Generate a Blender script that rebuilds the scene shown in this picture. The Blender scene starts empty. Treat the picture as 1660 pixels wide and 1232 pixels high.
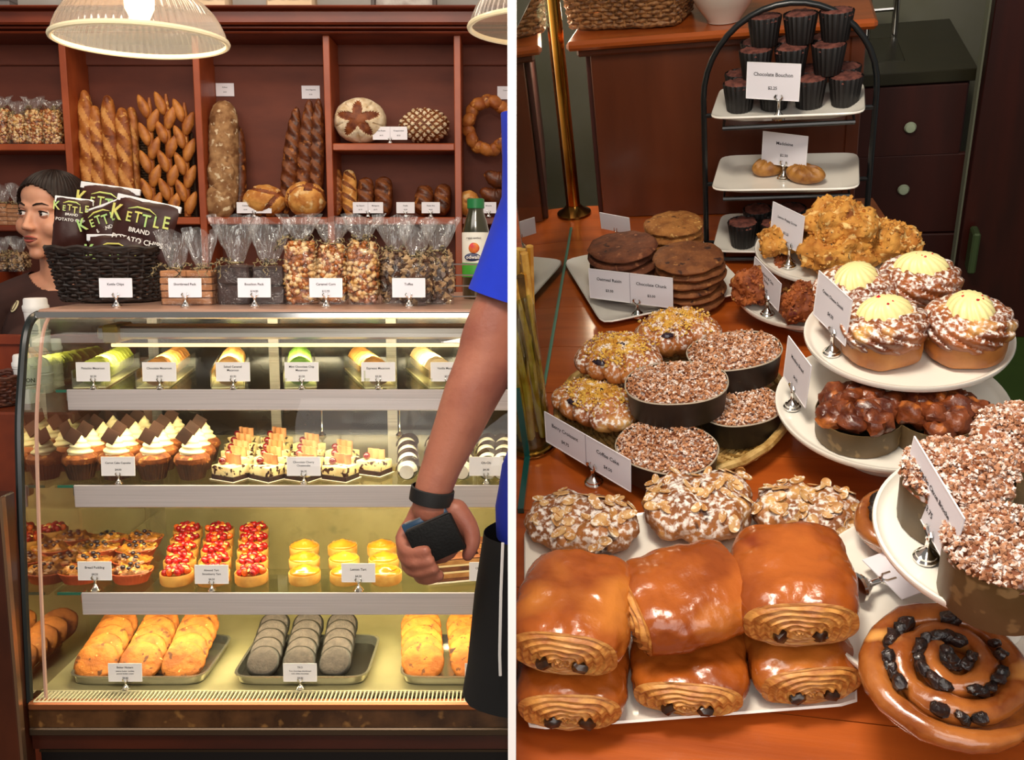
import bpy, bmesh, math, random
from mathutils import Vector, Matrix, Euler, noise
V = Vector
rnd = random.Random(11)
S = bpy.context.scene
COL = S.collection
PI = math.pi
# ------------------------------------------------------------------ camera, world, lights
TH = math.radians(8.5)
FPX = 1500.0
EYE = V((0, 0, 1.45))
cam = bpy.data.cameras.new('camera')
cam.sensor_fit = 'HORIZONTAL'; cam.sensor_width = 36.0; cam.lens = 36.0 * FPX / 1660.0
cam.clip_start = 0.02; cam.clip_end = 50
camo = bpy.data.objects.new('camera', cam); COL.objects.link(camo)
camo.location = EYE; camo.rotation_euler = (PI / 2 - TH, 0, 0)
S.camera = camo
S.view_settings.view_transform = 'Standard'; S.view_settings.look = 'None'
S.view_settings.exposure = 0.0; S.view_settings.gamma = 1.0; S.view_settings.use_curve_mapping = False
S.cycles.max_bounces = 8; S.cycles.transparent_max_bounces = 24
S.cycles.caustics_reflective = False; S.cycles.caustics_refractive = False
S.cycles.sample_clamp_indirect = 6.0
w = bpy.data.worlds.new('room_ambience'); S.world = w; w.use_nodes = True
w.node_tree.nodes['Background'].inputs[0].default_value = (1.0, 0.93, 0.86, 1)
w.node_tree.nodes['Background'].inputs[1].default_value = 0.20

def look(o, frm, to):
    o.location = frm
    o.rotation_euler = (V(to) - V(frm)).to_track_quat('-Z', 'Y').to_euler()

def area(name, frm, to, sx, sy, power, col=(1, 0.9, 0.78), spread=180):
    l = bpy.data.lights.new(name, 'AREA'); l.shape = 'RECTANGLE'; l.size = sx; l.size_y = sy
    l.energy = power; l.color = col; l.spread = math.radians(spread)
    o = bpy.data.objects.new(name, l); COL.objects.link(o); look(o, frm, to); return o

# two frames: the shop with the glass case stands level; the sloping display counter on the other side of the partition has its own
XW = V((1, 0, 0)); FW = V((0, math.cos(TH), -math.sin(TH))); UW = V((0, math.sin(TH), math.cos(TH)))
RH = 0.8
def _ray(px, py): return XW * (px - 830) + UW * (616 - py) + FW * FPX
ZR = -(XW * 365 - UW * 2299 + FW * 1500).normalized()
YR = _ray(1249, 616); YR = (YR - ZR * YR.dot(ZR)).normalized()
XR = YR.cross(ZR)
OR = EYE - ZR * RH
FL = Matrix.Identity(4)
FR = Matrix(((XR.x, YR.x, ZR.x, OR.x), (XR.y, YR.y, ZR.y, OR.y), (XR.z, YR.z, ZR.z, OR.z), (0, 0, 0, 1)))
def L(px, py, Y):
    d = _ray(px, py); return EYE + d * (Y / d.y)
def LZ(px, py, z):
    d = _ray(px, py); return EYE + d * ((z - EYE.z) / d.z)
def R(px, py, z):
    d = _ray(px, py); q = EYE + d * ((z - RH) / d.dot(ZR)) - OR
    return V((q.dot(XR), q.dot(YR), q.dot(ZR)))
def RY(px, py, y):
    d = _ray(px, py); q = EYE + d * (y / d.dot(YR)) - OR
    return V((q.dot(XR), q.dot(YR), q.dot(ZR)))
def rw(p): return FR @ V(p)

area('ceiling_light_shop', (-1.0, 0.3, 2.75), (-0.8, 2.4, 1.2), 1.6, 0.8, 24, (1, 0.90, 0.80))
area('ceiling_light_counter', (-0.9, 2.35, 2.7), (-0.8, 3.0, 1.0), 1.6, 0.3, 11, (1, 0.84, 0.66))
area('shop_window', (0.0, -1.9, 1.7), (0.0, 2.0, 1.3), 2.4, 1.6, 34, (1, 0.95, 0.90))
area('display_spot', rw((-0.15, 0.75, 1.35)), rw((0.0, 1.1, 0.0)), 0.35, 0.25, 15, (1, 0.88, 0.72))
area('display_fill', rw((0.25, 0.1, 1.2)), rw((0.05, 0.9, 0.0)), 0.5, 0.4, 3, (1, 0.90, 0.78))

# ------------------------------------------------------------------ materials
def lin(h, g=1.0):
    h = h.lstrip('#'); r = []
    for i in (0, 2, 4):
        c = int(h[i:i + 2], 16) / 255.0
        r.append(c / 12.92 if c <= 0.04045 else ((c + 0.055) / 1.055) ** 2.4)
    return (*r, 1.0)
_M = {}
class NT:
    def __init__(s, name):
        s.m = bpy.data.materials.new(name); s.m.use_nodes = True
        s.t = s.m.node_tree; s.t.nodes.clear()
    def n(s, typ, **kw):
        x = s.t.nodes.new(typ)
        for k, v in kw.items():
            if k.startswith('i_'):
                k2 = k[2:]; k2 = int(k2) if k2.isdigit() else k2.replace('_', ' ')
                x.inputs[k2].default_value = v
            else: setattr(x, k, v)
        return x
    def l(s, a, b): s.t.links.new(a, b)
def mixc(n, fac, a, b):
    m = n.n('ShaderNodeMix', data_type='RGBA')
    for sock, v in ((m.inputs[0], fac), (m.inputs[6], a), (m.inputs[7], b)):
        if isinstance(v, (tuple, float, int)): sock.default_value = v
        else: n.l(v, sock)
    return m.outputs[2]
def mrange(n, val, a, b, c=0.0, d=1.0):
    m = n.n('ShaderNodeMapRange', i_1=a, i_2=b, i_3=c, i_4=d); n.l(val, m.inputs[0]); return m.outputs[0]
def mat(name, c1, c2=None, sc=30, det=5, lo=.38, hi=.62, rough=.5, bump=0, bsc=None, coat=0, metal=0, st=(1, 1, 1), spk=(), sugar=0, sss=0, emit=0, spec=.5, ssc=90):
    if name in _M: return _M[name]
    n = NT(name)
    out = n.n('ShaderNodeOutputMaterial'); b = n.n('ShaderNodeBsdfPrincipled')
    n.l(b.outputs[0], out.inputs[0])
    b.inputs['Roughness'].default_value = rough; b.inputs['Metallic'].default_value = metal
    b.inputs['Coat Weight'].default_value = coat; b.inputs['Coat Roughness'].default_value = .15
    b.inputs['Specular IOR Level'].default_value = spec
    if sss:
        b.inputs['Subsurface Weight'].default_value = sss; b.inputs['Subsurface Scale'].default_value = .01
    col = lin(c1)
    vec = None
    if c2 or bump or spk or sugar:
        tc = n.n('ShaderNodeTexCoord'); oi = n.n('ShaderNodeObjectInfo')
        mp = n.n('ShaderNodeMapping'); mp.inputs['Scale'].default_value = st
        cx = n.n('ShaderNodeCombineXYZ')
        mu = n.n('ShaderNodeMath', operation='MULTIPLY', i_1=7.0); n.l(oi.outputs['Random'], mu.inputs[0])
        n.l(mu.outputs[0], cx.inputs[0]); n.l(mu.outputs[0], cx.inputs[1])
        n.l(tc.outputs['Object'], mp.inputs[0]); n.l(cx.outputs[0], mp.inputs['Location'])
        vec = mp.outputs[0]
        def nz(scale, d):
            t = n.n('ShaderNodeTexNoise', i_Scale=scale, i_Detail=float(d)); n.l(vec, t.inputs['Vector']); return t.outputs[0]
        if c2:
            col = mixc(n, mrange(n, nz(sc, det), lo, hi), lin(c1), lin(c2))
        for (h, s2, th, wd) in spk:
            col = mixc(n, mrange(n, nz(s2, 2), th, th + wd), col, lin(h))
        if sugar:
            sx = n.n('ShaderNodeSeparateXYZ'); n.l(tc.outputs['Normal'], sx.inputs[0])
            a = mrange(n, sx.outputs[2], -.1, .6)
            bq = mrange(n, nz(ssc, 6), .58 - .3 * sugar, .66 - .12 * sugar)
            mm = n.n('ShaderNodeMath', operation='MULTIPLY'); n.l(a, mm.inputs[0]); n.l(bq, mm.inputs[1])
            m2 = n.n('ShaderNodeMath', operation='MULTIPLY', i_1=.92); n.l(mm.outputs[0], m2.inputs[0])
            col = mixc(n, m2.outputs[0], col, lin('#f6efe8'))
        if bump:
            bp = n.n('ShaderNodeBump', i_Strength=min(1.0, bump), i_Distance=.004); n.l(nz(bsc or sc * 3, 5), bp.inputs['Height'])
            n.l(bp.outputs[0], b.inputs['Normal'])
    if isinstance(col, tuple): b.inputs['Base Color'].default_value = col
    else: n.l(col, b.inputs['Base Color'])
    if emit:
        b.inputs['Emission Color'].default_value = lin(c1); b.inputs['Emission Strength'].default_value = emit
    _M[name] = n.m; return n.m
def film(name, tint='#ffffff', base=.04, rough=.02, wrinkle=0, haze=0, wsc=60, ior=1.45, stz=1):
    """thin clear sheet: see-through with a fresnel reflection on both sides"""
    if name in _M: return _M[name]
    n = NT(name); out = n.n('ShaderNodeOutputMaterial')
    tr = n.n('ShaderNodeBsdfTransparent'); tr.inputs[0].default_value = lin(tint)
    gl = n.n('ShaderNodeBsdfGlossy', i_Roughness=rough)
    fr = n.n('ShaderNodeLayerWeight', i_Blend=.5); f0 = ((ior - 1) / (ior + 1)) ** 2
    pw = n.n('ShaderNodeMath', operation='POWER', i_1=5.0); n.l(fr.outputs['Facing'], pw.inputs[0])
    ad = n.n('ShaderNodeMath', operation='MULTIPLY_ADD', i_1=1 - f0, i_2=base + f0); n.l(pw.outputs[0], ad.inputs[0])
    if wrinkle:
        tc = n.n('ShaderNodeTexCoord'); t = n.n('ShaderNodeTexNoise', i_Scale=float(wsc), i_Detail=3.0, i_Distortion=1.5)
        mp = n.n('ShaderNodeMapping'); mp.inputs['Scale'].default_value = (1, 1, stz); n.l(tc.outputs['Object'], mp.inputs[0]); n.l(mp.outputs[0], t.inputs['Vector'])
        bp = n.n('ShaderNodeBump', i_Strength=wrinkle, i_Distance=.02); n.l(t.outputs[0], bp.inputs['Height'])
        n.l(bp.outputs[0], gl.inputs['Normal']); n.l(bp.outputs[0], fr.inputs['Normal'])
    mx = n.n('ShaderNodeMixShader'); n.l(ad.outputs[0], mx.inputs[0]); n.l(tr.outputs[0], mx.inputs[1]); n.l(gl.outputs[0], mx.inputs[2])
    res = mx.outputs[0]
    if haze:
        df = n.n('ShaderNodeBsdfDiffuse'); df.inputs[0].default_value = (.9, .88, .84, 1)
        m2 = n.n('ShaderNodeMixShader', i_0=haze); n.l(res, m2.inputs[1]); n.l(df.outputs[0], m2.inputs[2]); res = m2.outputs[0]
    n.l(res, out.inputs[0]); _M[name] = n.m; return n.m

def WOOD(name, a, b, st=(1, 1, 1), rough=.35, coat=.3, sc=14):
    return mat(name, a, b, sc=sc, det=6, lo=.3, hi=.7, rough=rough, coat=coat, st=st, bump=.06, bsc=60)
# ------------------------------------------------------------------ mesh building
class MB:
    def __init__(s): s.v = []; s.f = []; s.m = []
    def add(s, vs, fs, mi=0, M=None):
        k = len(s.v)
        s.v.extend([M @ V(p) for p in vs] if M else [V(p) for p in vs])
        for i, f in enumerate(fs):
            s.f.append([q + k for q in f]); s.m.append(mi if isinstance(mi, int) else mi[i])
        return s
    def box(s, c, d, mi=0, bev=0, M=None, seg=1):
        bm = bmesh.new(); bmesh.ops.create_cube(bm, size=1)
        for v in bm.verts: v.co = V((v.co.x * d[0], v.co.y * d[1], v.co.z * d[2]))
        if bev: bmesh.ops.bevel(bm, geom=bm.edges[:], offset=bev, segments=seg, affect='EDGES', profile=.5)
        bm.verts.index_update()
        T = Matrix.Translation(V(c))
        s.add([v.co for v in bm.verts], [[v.index for v in f.verts] for f in bm.faces], mi, (T @ M) if M else T)
        bm.free(); return s
    def box2(s, a, b, mi=0, bev=0):
        a = V(a); b = V(b); return s.box((a + b) / 2, [abs(x) for x in (b - a)], mi, bev)
    def grid(s, nu, nv, fn, wu=True, ca=False, cb=False, mi=0, M=None):
        n = nu if wu else nu + 1
        vs = [fn(i / nu, j / nv) for j in range(nv + 1) for i in range(n)]
        fs = []; ms = []
        for j in range(nv):
            for i in range(nu):
                a = j * n + i; b = j * n + (i + 1) % n
                fs.append((a, b, b + n, a + n)); ms.append(mi if isinstance(mi, int) else mi((i + .5) / nu, (j + .5) / nv))
        m0 = mi if isinstance(mi, int) else 0
        if ca: fs.append(tuple(range(n - 1, -1, -1))); ms.append(m0)
        if cb: fs.append(tuple(range(nv * n, nv * n + n))); ms.append(m0 if isinstance(mi, int) else mi(.5, 1))
        return s.add(vs, fs, ms, M)
    def lathe(s, prof, n=28, mi=0, M=None, fn=None, sq=0, ax=1, ay=1):
        k = len(prof) - 1
        def g(u, v):
            j = int(round(v * k)); r, z = prof[j]; t = u * 2 * PI; c, q = math.cos(t), math.sin(t)
            if fn: r *= fn(t, j / k)
            if sq:
                e = (abs(c) ** sq + abs(q) ** sq) ** (-1 / sq); r *= e
            return V((r * c * ax, r * q * ay, z))
        mm = mi
        return s.grid(n, k, g, True, False, False, mm, M)
    def tube(s, pts, r, n=8, mi=0, cap=True, M=None, sy=1.0):
        pts = [V(p) for p in pts]; k = len(pts) - 1
        tan = [(pts[min(i + 1, k)] - pts[max(i - 1, 0)]).normalized() for i in range(k + 1)]
        up = V((0, 0, 1)) if abs(tan[0].z) < .9 else V((1, 0, 0))
        fr = []; nn = (up - tan[0] * up.dot(tan[0])).normalized()
        for t in tan:
            nn = (nn - t * nn.dot(t)); nn = nn.normalized() if nn.length > 1e-6 else t.orthogonal().normalized()
            fr.append((nn.copy(), t.cross(nn)))
        rr = r if isinstance(r, (list, tuple)) else [r] * (k + 1)
        def g(u, v):
            j = int(round(v * k)); a, b = fr[j]; t = u * 2 * PI
            return pts[j] + (b * math.cos(t) + a * math.sin(t) * sy) * rr[j]
        return s.grid(n, k, g, True, cap, cap, mi, M)
    def ball(s, c, r, nu=14, nv=8, mi=0, M=None, fn=None):
        r = (r, r, r) if isinstance(r, (int, float)) else r; c = V(c)
        def g(u, v):
            t = u * 2 * PI; p = (v - .5) * PI
            d = V((math.cos(t) * math.cos(p), math.sin(t) * math.cos(p), math.sin(p)))
            q = V((d.x * r[0], d.y * r[1], d.z * r[2]))
            if fn: q = q * fn(d)
            return c + (M.to_3x3() @ q if M else q)
        return s.grid(nu, nv, g, True, False, False, mi)
    def crumbs(s, pts, lo, hi, mi=0):
        for p in pts:
            a = rnd.uniform(lo, hi); q = Euler((rnd.random() * 6, rnd.random() * 6, rnd.random() * 6)).to_matrix()
            k = len(s.v); p = V(p)
            for d in ((1, 0, 0), (-1, 0, 0), (0, 1, 0), (0, -1, 0), (0, 0, 1), (0, 0, -1)):
                s.v.append(p + q @ (V(d) * a * rnd.uniform(.7, 1.25)))
            for f in ((0, 2, 4), (2, 1, 4), (1, 3, 4), (3, 0, 4), (2, 0, 5), (1, 2, 5), (3, 1, 5), (0, 3, 5)):
                s.f.append([k + x for x in f]); s.m.append(mi)
        return s
    def mesh(s, name, mats, disp=None, flat=False, weld=True, ang=42):
        me = bpy.data.meshes.new(name)
        if weld:
            bm = bmesh.new(); vs = [bm.verts.new(v) for v in s.v]
            for f, m in zip(s.f, s.m):
                try: x = bm.faces.new([vs[i] for i in f]); x.material_index = m
                except ValueError: pass
            bmesh.ops.remove_doubles(bm, verts=bm.verts, dist=2e-6)
            if disp:
                bm.normal_update()
                amp, fq, sd = disp[:3]; oc = disp[3] if len(disp) > 3 else 3
                o = V((sd * 13.7, sd * 7.1, sd * 3.3))
                nv = [(v, v.normal.copy()) for v in bm.verts]
                for v, nn in nv:
                    v.co += nn * amp * noise.fractal(v.co * fq + o, 1.0, 2.0, oc, noise_basis='PERLIN_ORIGINAL')
            bm.to_mesh(me); bm.free()
        else:
            me.from_pydata(s.v, [], s.f); me.polygons.foreach_set('material_index', s.m)
        for m in (mats if isinstance(mats, (list, tuple)) else [mats]): me.materials.append(m)
        me.polygons.foreach_set('use_smooth', [not flat] * len(me.polygons))
        if not flat: me.set_sharp_from_angle(angle=math.radians(ang))
        me.update(); return me

SIDE = {}
def raw(name, data, parent=None):
    o = bpy.data.objects.new(name, data); COL.objects.link(o)
    if parent: o.parent = parent
    return o
def P(parent, name, mb, mats, disp=None, flat=False, weld=True, label=None, stuff=False, ang=42):
    o = raw(name, mb.mesh(name, mats, disp, flat, weld, ang), parent)
    if label: o['label'] = label
    if stuff: o['kind'] = 'stuff'
    return o
def PM(parent, name, me, M=None, label=None):
    o = raw(name, me, parent)
    if M is not None: o.matrix_local = M
    if label: o['label'] = label
    return o
def xf(F, loc, rz=0, rx=0, ry=0, s=1):
    sc = Matrix.Diagonal((s, s, s, 1)) if isinstance(s, (int, float)) else Matrix.Diagonal((*s, 1))
    return F @ Matrix.Translation(V(loc)) @ Matrix.Rotation(rz, 4, 'Z') @ Matrix.Rotation(rx, 4, 'X') @ Matrix.Rotation(ry, 4, 'Y') @ sc
def tag(o, label, cat, group=None):
    o['label'] = label; o['category'] = cat
    if group: o['group'] = group
def T(name, label, cat, F, loc, rz=0, rx=0, ry=0, s=1, group=None):
    o = raw(name, None); o.empty_display_size = .02
    o.matrix_world = xf(F, loc, rz, rx, ry, s); tag(o, label, cat, group)
    SIDE[o] = F
    return o
def ONE(name, label, cat, F, loc, mb, mats, rz=0, rx=0, ry=0, s=1, group=None, **k):
    o = P(None, name, mb, mats, **k); o.matrix_world = xf(F, loc, rz, rx, ry, s); tag(o, label, cat, group); SIDE[o] = F; return o
def ST(name, mb, mats, F=FL, **k):
    o = P(None, name, mb, mats, **k); o.matrix_world = F.copy(); o['kind'] = 'structure'; SIDE[o] = F; return o
def dup(root, label, F, loc, rz=0, rx=0, ry=0, s=1, group=None):
    def cp(o, par):
        c = o.copy(); COL.objects.link(c)
        if par: c.parent = par
        for k in o.children: cp(k, c)
        return c
    r = cp(root, None); r.matrix_world = xf(F, loc, rz, rx, ry, s); r['label'] = label
    if group: r['group'] = group
    SIDE[r] = F
    return r
def text(parent, s, size, loc, m, rx=PI / 2, ry=0, rz=0, align='CENTER', ext=0, name='lettering', shear=0, sx=1.0):
    c = bpy.data.curves.new(name, 'FONT'); c.body = s; c.size = size; c.align_x = align; c.align_y = 'CENTER'
    c.resolution_u = 2; c.extrude = ext; c.offset = size * .014; c.shear = shear; c.materials.append(m)
    o = raw(name, c, parent); o.location = loc; o.rotation_euler = (rx, ry, rz); o.scale = (sx, 1, 1); return o
ORD = ['front', 'second', 'third', 'fourth', 'fifth', 'sixth', 'seventh', 'eighth', 'ninth', 'tenth', 'eleventh', 'twelfth']
def nth(i, tot):
    return 'frontmost' if i == 0 else ('rearmost' if i == tot - 1 else ORD[i] + ' from the front')
# shared materials
chrome = mat('chrome', '#e8e6e2', rough=.12, metal=1)
steel = mat('brushed_steel', '#b9b4ae', '#a29c97', sc=30, rough=.32, metal=1, st=(.2, 4, 30))
white = mat('white_glaze', '#f4efe4', rough=.12, coat=.5)
cardm = mat('card_paper', '#e9e6ee', rough=.6)
inkm = mat('ink', '#191621', rough=.8)
black = mat('black_plastic', '#0c0b0b', rough=.4)
# ================================================================== SHARED BUILDERS
def superpt(t, a, b, p):
    c, s = math.cos(t), math.sin(t); e = (abs(c) ** p + abs(s) ** p) ** (-1 / p)
    return V((a * c * e, b * s * e, 0))
_stand = {}
def stand_meshes(h, s=1.0):
    k = (round(h, 4), s)
    if k not in _stand:
        b = MB(); b.lathe([(0, 0), (.0095 * s, 0), (.0098 * s, .002 * s), (.008 * s, .0035 * s), (.0078 * s, .005 * s), (.0055 * s, .0065 * s), (.0042 * s, .009 * s), (.0024 * s, .011 * s), (.0019 * s, h - .002), (.0026 * s, h - .001), (.0024 * s, h + .001), (0, h + .0015)], 16)
        c = MB()
        for sg in (-1, 1):
            c.tube([(0, 0, h), (sg * .004 * s, -.001, h + .003 * s), (sg * .0055 * s, -.0016, h + .0065 * s), (sg * .004 * s, -.0016, h + .0095 * s)], [.0013 * s, .0016 * s, .0019 * s, .001 * s], 6)
            c.tube([(0, 0, h), (sg * .003 * s, .0018, h + .003 * s), (sg * .003 * s, .0018, h + .009 * s)], .001 * s, 5)
        _stand[k] = (b.mesh('stand_base', chrome), c.mesh('clip', chrome))
    return _stand[k]
def card(F, loc, lines, label, w=.0625, h=.0355, rz=0, lean=.06, up=.016, ss=1.0, split=None, group=None, stand=True, fs=1.0, border=True, name='price_card'):
    """lines: (text, relative size, relative height) on a slip of card held in a small chrome clip"""
    t = T(name, label, 'sign', F, loc, rz, group=group)
    if stand:
        a, b = stand_meshes(up, ss); PM(t, 'stand_base', a); PM(t, 'clip', b)
    lm = Matrix.Translation((0, .0008, up + .001)) @ Matrix.Rotation(-lean, 4, 'X')
    b = MB(); b.box((0, 0, h / 2), (w, .0011, h), 0, .0002)
    c = P(t, 'card', b, cardm, flat=True); c.matrix_local = lm
    if border:
        bb = MB(); e = .0012
        for q, d in (((0, -.0007, h - e / 2), (w, .0004, e)), ((0, -.0007, e / 2), (w, .0004, e)), ((-w / 2 + e / 2, -.0007, h / 2), (e, .0004, h)), ((w / 2 - e / 2, -.0007, h / 2), (e, .0004, h))): bb.box(q, d)
        PM(c, 'card_sleeve', bb.mesh('card_sleeve', mat('sleeve_edge', '#f8f6f8', rough=.2), flat=True))
    if split:
        b2 = MB(); b2.box((0, -.0007, h / 2), (.0008, .0006, h)); P(c, 'fold_line', b2, mat('fold_line', '#9a93a0'), flat=True)
        for sg, ls in zip((-1, 1), split):
            for (s, k, v) in ls: text(c, s, min(.0062 * k * fs, .44 * w / (.50 * max(4, len(s)))), (sg * w / 4, -.0009, h * v), inkm)
    for (s, k, v) in lines: text(c, s, min(.0062 * k * fs, .9 * w / (.50 * max(4, len(s)))), (0, -.0009, h * v), inkm)
    return t
def two(n, p='', k=1.0): return [(n, k, .68)] + ([(p, .85, .32)] if p else [])

def basket_parts(t, a0, b0, a1, b1, h, rows, stakes, m, pw=3.2, r=.0035, lid=False):
    def per(t_, z, off=0):
        f = z / h; a = a0 + (a1 - a0) * f + off; b = b0 + (b1 - b0) * f + off
        p = superpt(t_, a, b, pw); p.z = z; return p
    w_ = MB(); n = stakes * 4
    for k in range(rows):
        z = .004 + (h - .004) * (k + .5) / rows
        pts = [per(2 * PI * i / n, z + .0012 * math.sin(i * .9 + k), .0028 * math.cos(PI * i / 4 * 2 + PI * k)) for i in range(n + 1)]
        w_.tube(pts, r * .95, 5, cap=False)
    P(t, 'weave', w_, m, weld=False, stuff=True)
    s_ = MB()
    for i in range(stakes):
        a = 2 * PI * i / stakes; s_.tube([per(a, .004), per(a, h)], r * .7, 5)
    P(t, 'stakes', s_, m, weld=False, stuff=True)
    for j, (z, k) in enumerate(((h, 1.5), (h - .006, 1.3), (.0075, 1.2))):
        q = MB(); q.tube([per(2 * PI * i / 60, z + .002 * math.sin(i * 1.5)) for i in range(61)], r * k, 6, cap=False)
        P(t, 'rim' if j < 2 else 'base_rim', q, m, weld=False)
    q = MB(); q.grid(40, 1, lambda u, v: V((per(2 * PI * u, 0).x * v, per(2 * PI * u, 0).y * v, .002))); P(t, 'basket_floor', q, m)

# ================================================================== PARTITION AND SHELL
wallp = mat('partition_paint', '#fbfbfb', rough=.85)
b = MB(); b.box2((-.0037, .80, -.4), (.0037, 4.6, 3.4)); ST('wall_partition', b, wallp, flat=True)
b = MB(); b.box2((-3.2, -1.0, -.1), (3.4, 4.8, 0)); ST('floor', b, mat('floor_tile', '#5a4a3c', '#4b3d32', sc=5, rough=.4), flat=True)
b = MB(); b.box2((-3.2, 3.42, 0), (-.004, 3.5, 3.0)); ST('wall_back', b, mat('plaster', '#b7b3ae', '#aaa6a1', sc=4, rough=.8), flat=True)
b = MB(); b.box2((-3.2, 1.9, 3.0), (-.004, 3.5, 3.08)); ST('ceiling', b, mat('ceiling_paint', '#cfcac2', rough=.9), flat=True)

# ================================================================== BREAD SHELVING
wd = WOOD('shelf_wood', '#8c3a1a', '#68240e', (1, 1, .35), sc=20, coat=.12, rough=.45)
wdx = WOOD('shelf_wood_cross', '#7c3216', '#5c200c', (.3, 1, 1), sc=20, coat=.12, rough=.45)
wde = WOOD('shelf_edge_wood', '#a34c24', '#883a18', (.5, 1, .5), sc=20, coat=.12, rough=.45)
wback = WOOD('shelf_back', '#6d321f', '#5a2616', (.35, 1, 1), rough=.7, coat=0, sc=18)
YS, YB = 3.10, 3.26
t = T('bread_shelving', 'tall reddish wooden wall unit of open bread shelves with cornice', 'shelving', FL, (-.85, YB, 0))
def SB(name, a, b_, m=None, bev=.003):
    q = MB(); q.box2(a, b_, 0, bev); o = P(t, name, q, m or wd, flat=True); o.matrix_parent_inverse = t.matrix_world.inverted(); return o
bpy.context.view_layer.update()
zc = lambda y, Y=YS: L(830, y, Y).z
SB('back_panel', (-2.2, YB, .1), (-.004, YB + .02, zc(30)), wback)
SB('header_panel', (-2.2, YB - .012, zc(107, YB)), (-.004, YB - .001, zc(50, YB)), wback)
SB('cubby_top', (-2.2, YS + .01, zc(56)), (-.004, YB, zc(52)), wdx)
SB('cornice', (-2.2, YS - .06, zc(46)), (-.004, YB + .02, zc(23)), wdx, .006)
SB('cornice_cap', (-2.2, YS - .09, zc(23)), (-.004, YB + .02, zc(19)), wdx, .004)
SB('cornice_molding', (-2.2, YS - .045, zc(51)), (-.004, YB, zc(47.5)), wdx, .004)
SB('cornice_molding', (-2.2, YS - .03, zc(57)), (-.004, YB, zc(53)), wdx, .004)
for i, px in enumerate((108, 322, 532, 742)):
    x = L(px, 200, YS).x; hw = .011
    SB('upright', (x - hw, YS, .1), (x + hw, YB, zc(57)), wde, .002)
ux = [L(p, 200, YS).x for p in (108, 322, 532, 742)]
SB('shelf_board', (-2.2, YS + .004, zc(244)), (ux[0] - .011, YB, zc(233)), wde)
SB('shelf_board', (ux[2] + .011, YS + .004, zc(244)), (ux[3] - .011, YB, zc(232)), wde)
zsh = zc(352)
SB('shelf_board', (-2.2, YS + .004, zc(375)), (ux[0] - .011, YB, zc(365)), wdx)
for a, c in ((0, 1), (1, 2), (2, 3)): SB('shelf_board', (ux[a] + .011, YS + .004, zc(364)), (ux[c] - .011, YB, zsh), wde)
SB('shelf_board', (ux[3] + .011, YS + .004, zc(364)), (-.004, YB, zsh), wdx)
SB('bottom_board', (-2.2, YS + .004, .6), (-.004, YB, .63), wdx)
SB('plinth', (-2.2, YS + .02, 0), (-.004, YB, .1), wdx)
# things on top of the unit
paper = mat('cream_paper', '#d9c3a6', '#cdb594', sc=8, rough=.8)
ztop = zc(19)
def paper_bag(px0, px1, word, label, hpx=70):
    a = L(px0, 15, YS); c = L(px1, 15, YS); w_ = c.x - a.x
    q = MB(); h = .19
    q.grid(24, 6, lambda u, v: superpt(2 * PI * u, w_ / 2 * (1 - .12 * v), .045 * (1 - .5 * v), 6) + V((0, 0, h * v)), True, True, True)
    r = T('paper_bag', label, 'bag', FL, ((a.x + c.x) / 2, YS + .02, ztop))
    P(r, 'bag', q, paper, disp=(.003, 20, px0))
    text(r, word, .04, (0, -.047, .045), mat('bag_print', '#3c3a34', rough=.8))
    text(r, 'BAKERY' if word != 'BAKERY' else 'BOUCHON', .03, (0, -.046, .09), _M['bag_print'])
paper_bag(100, 228, 'BOUCHON', 'cream paper carrier bag on the cornice, behind the ribbed lamp')
paper_bag(296, 372, 'BAKERY', 'narrow cream paper bag on the cornice beside the ribbed lamp')
paper_bag(432, 512, 'BAKERY', 'cream paper bag standing alone on the cornice between lamp and picture frame')
r = T('picture_frame', 'picture in a dark frame leaning on top of the bread shelving', 'picture', FL, (L(652, 15, YS).x, YS + .06, ztop), rx=-.12)
q = MB(); q.box((0, 0, .09), (.2, .012, .18)); P(r, 'photo', q, mat('photo_print', '#a9a5a0', '#4a2a22', sc=14, rough=.3), flat=True)
for sx in (-1, 1):
    q = MB(); q.box((sx * .1, -.004, .09), (.014, .02, .18), 0, .002); P(r, 'frame', q, mat('dark_frame', '#2a1611', rough=.4), flat=True)
q = MB(); q.box((0, -.004, .005), (.2, .02, .012), 0, .002); P(r, 'frame', q, _M['dark_frame'], flat=True)
q = MB(); q.box((0, 0, .07), (.11, .06, .14), 0, .004)
r = ONE('storage_box', 'grey banded box at the outer end of the cornice', 'box', FL, (L(0, 15, YS).x - .02, YS + .02, ztop), q, mat('grey_band', '#6e6a6b', '#3d393a', sc=9, st=(.1, .1, 6), lo=.48, hi=.52, rough=.7), flat=True)

# ------------------------------------------------------------------ breads
crust = mat('baguette_crust', '#b06a2a', '#8a4516', sc=28, rough=.55, bump=.25, bsc=160, spk=(('#6a2f0e', 22, .6, .12), ('#d59a52', 60, .62, .1)))
slash = mat('baguette_slash', '#cf9450', '#b87632', sc=45, rough=.7, bump=.3, bsc=150)
dark = mat('dark_crust', '#6b3413', '#421c09', sc=30, rough=.4, bump=.3, bsc=140, spk=(('#a8662f', 40, .6, .1),))
darks = mat('dark_slash', '#83481d', '#693612', sc=45, rough=.6, bump=.3, bsc=150)
flour = mat('floured_crust', '#a98156', '#7d5430', sc=34, rough=.85, bump=.4, bsc=120, spk=(('#6d4522', 26, .58, .1), ('#d8c3a0', 50, .6, .1)))
pale = mat('flour_dust', '#e6d5b8', '#cbb088', sc=40, rough=.9, bump=.3, bsc=120)
boulec = mat('boule_crust', '#d79a4c', '#b06a26', sc=26, rough=.7, bump=.3, bsc=120, spk=(('#eacb94', 40, .55, .12), ('#7a3c14', 18, .62, .08)))
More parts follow.
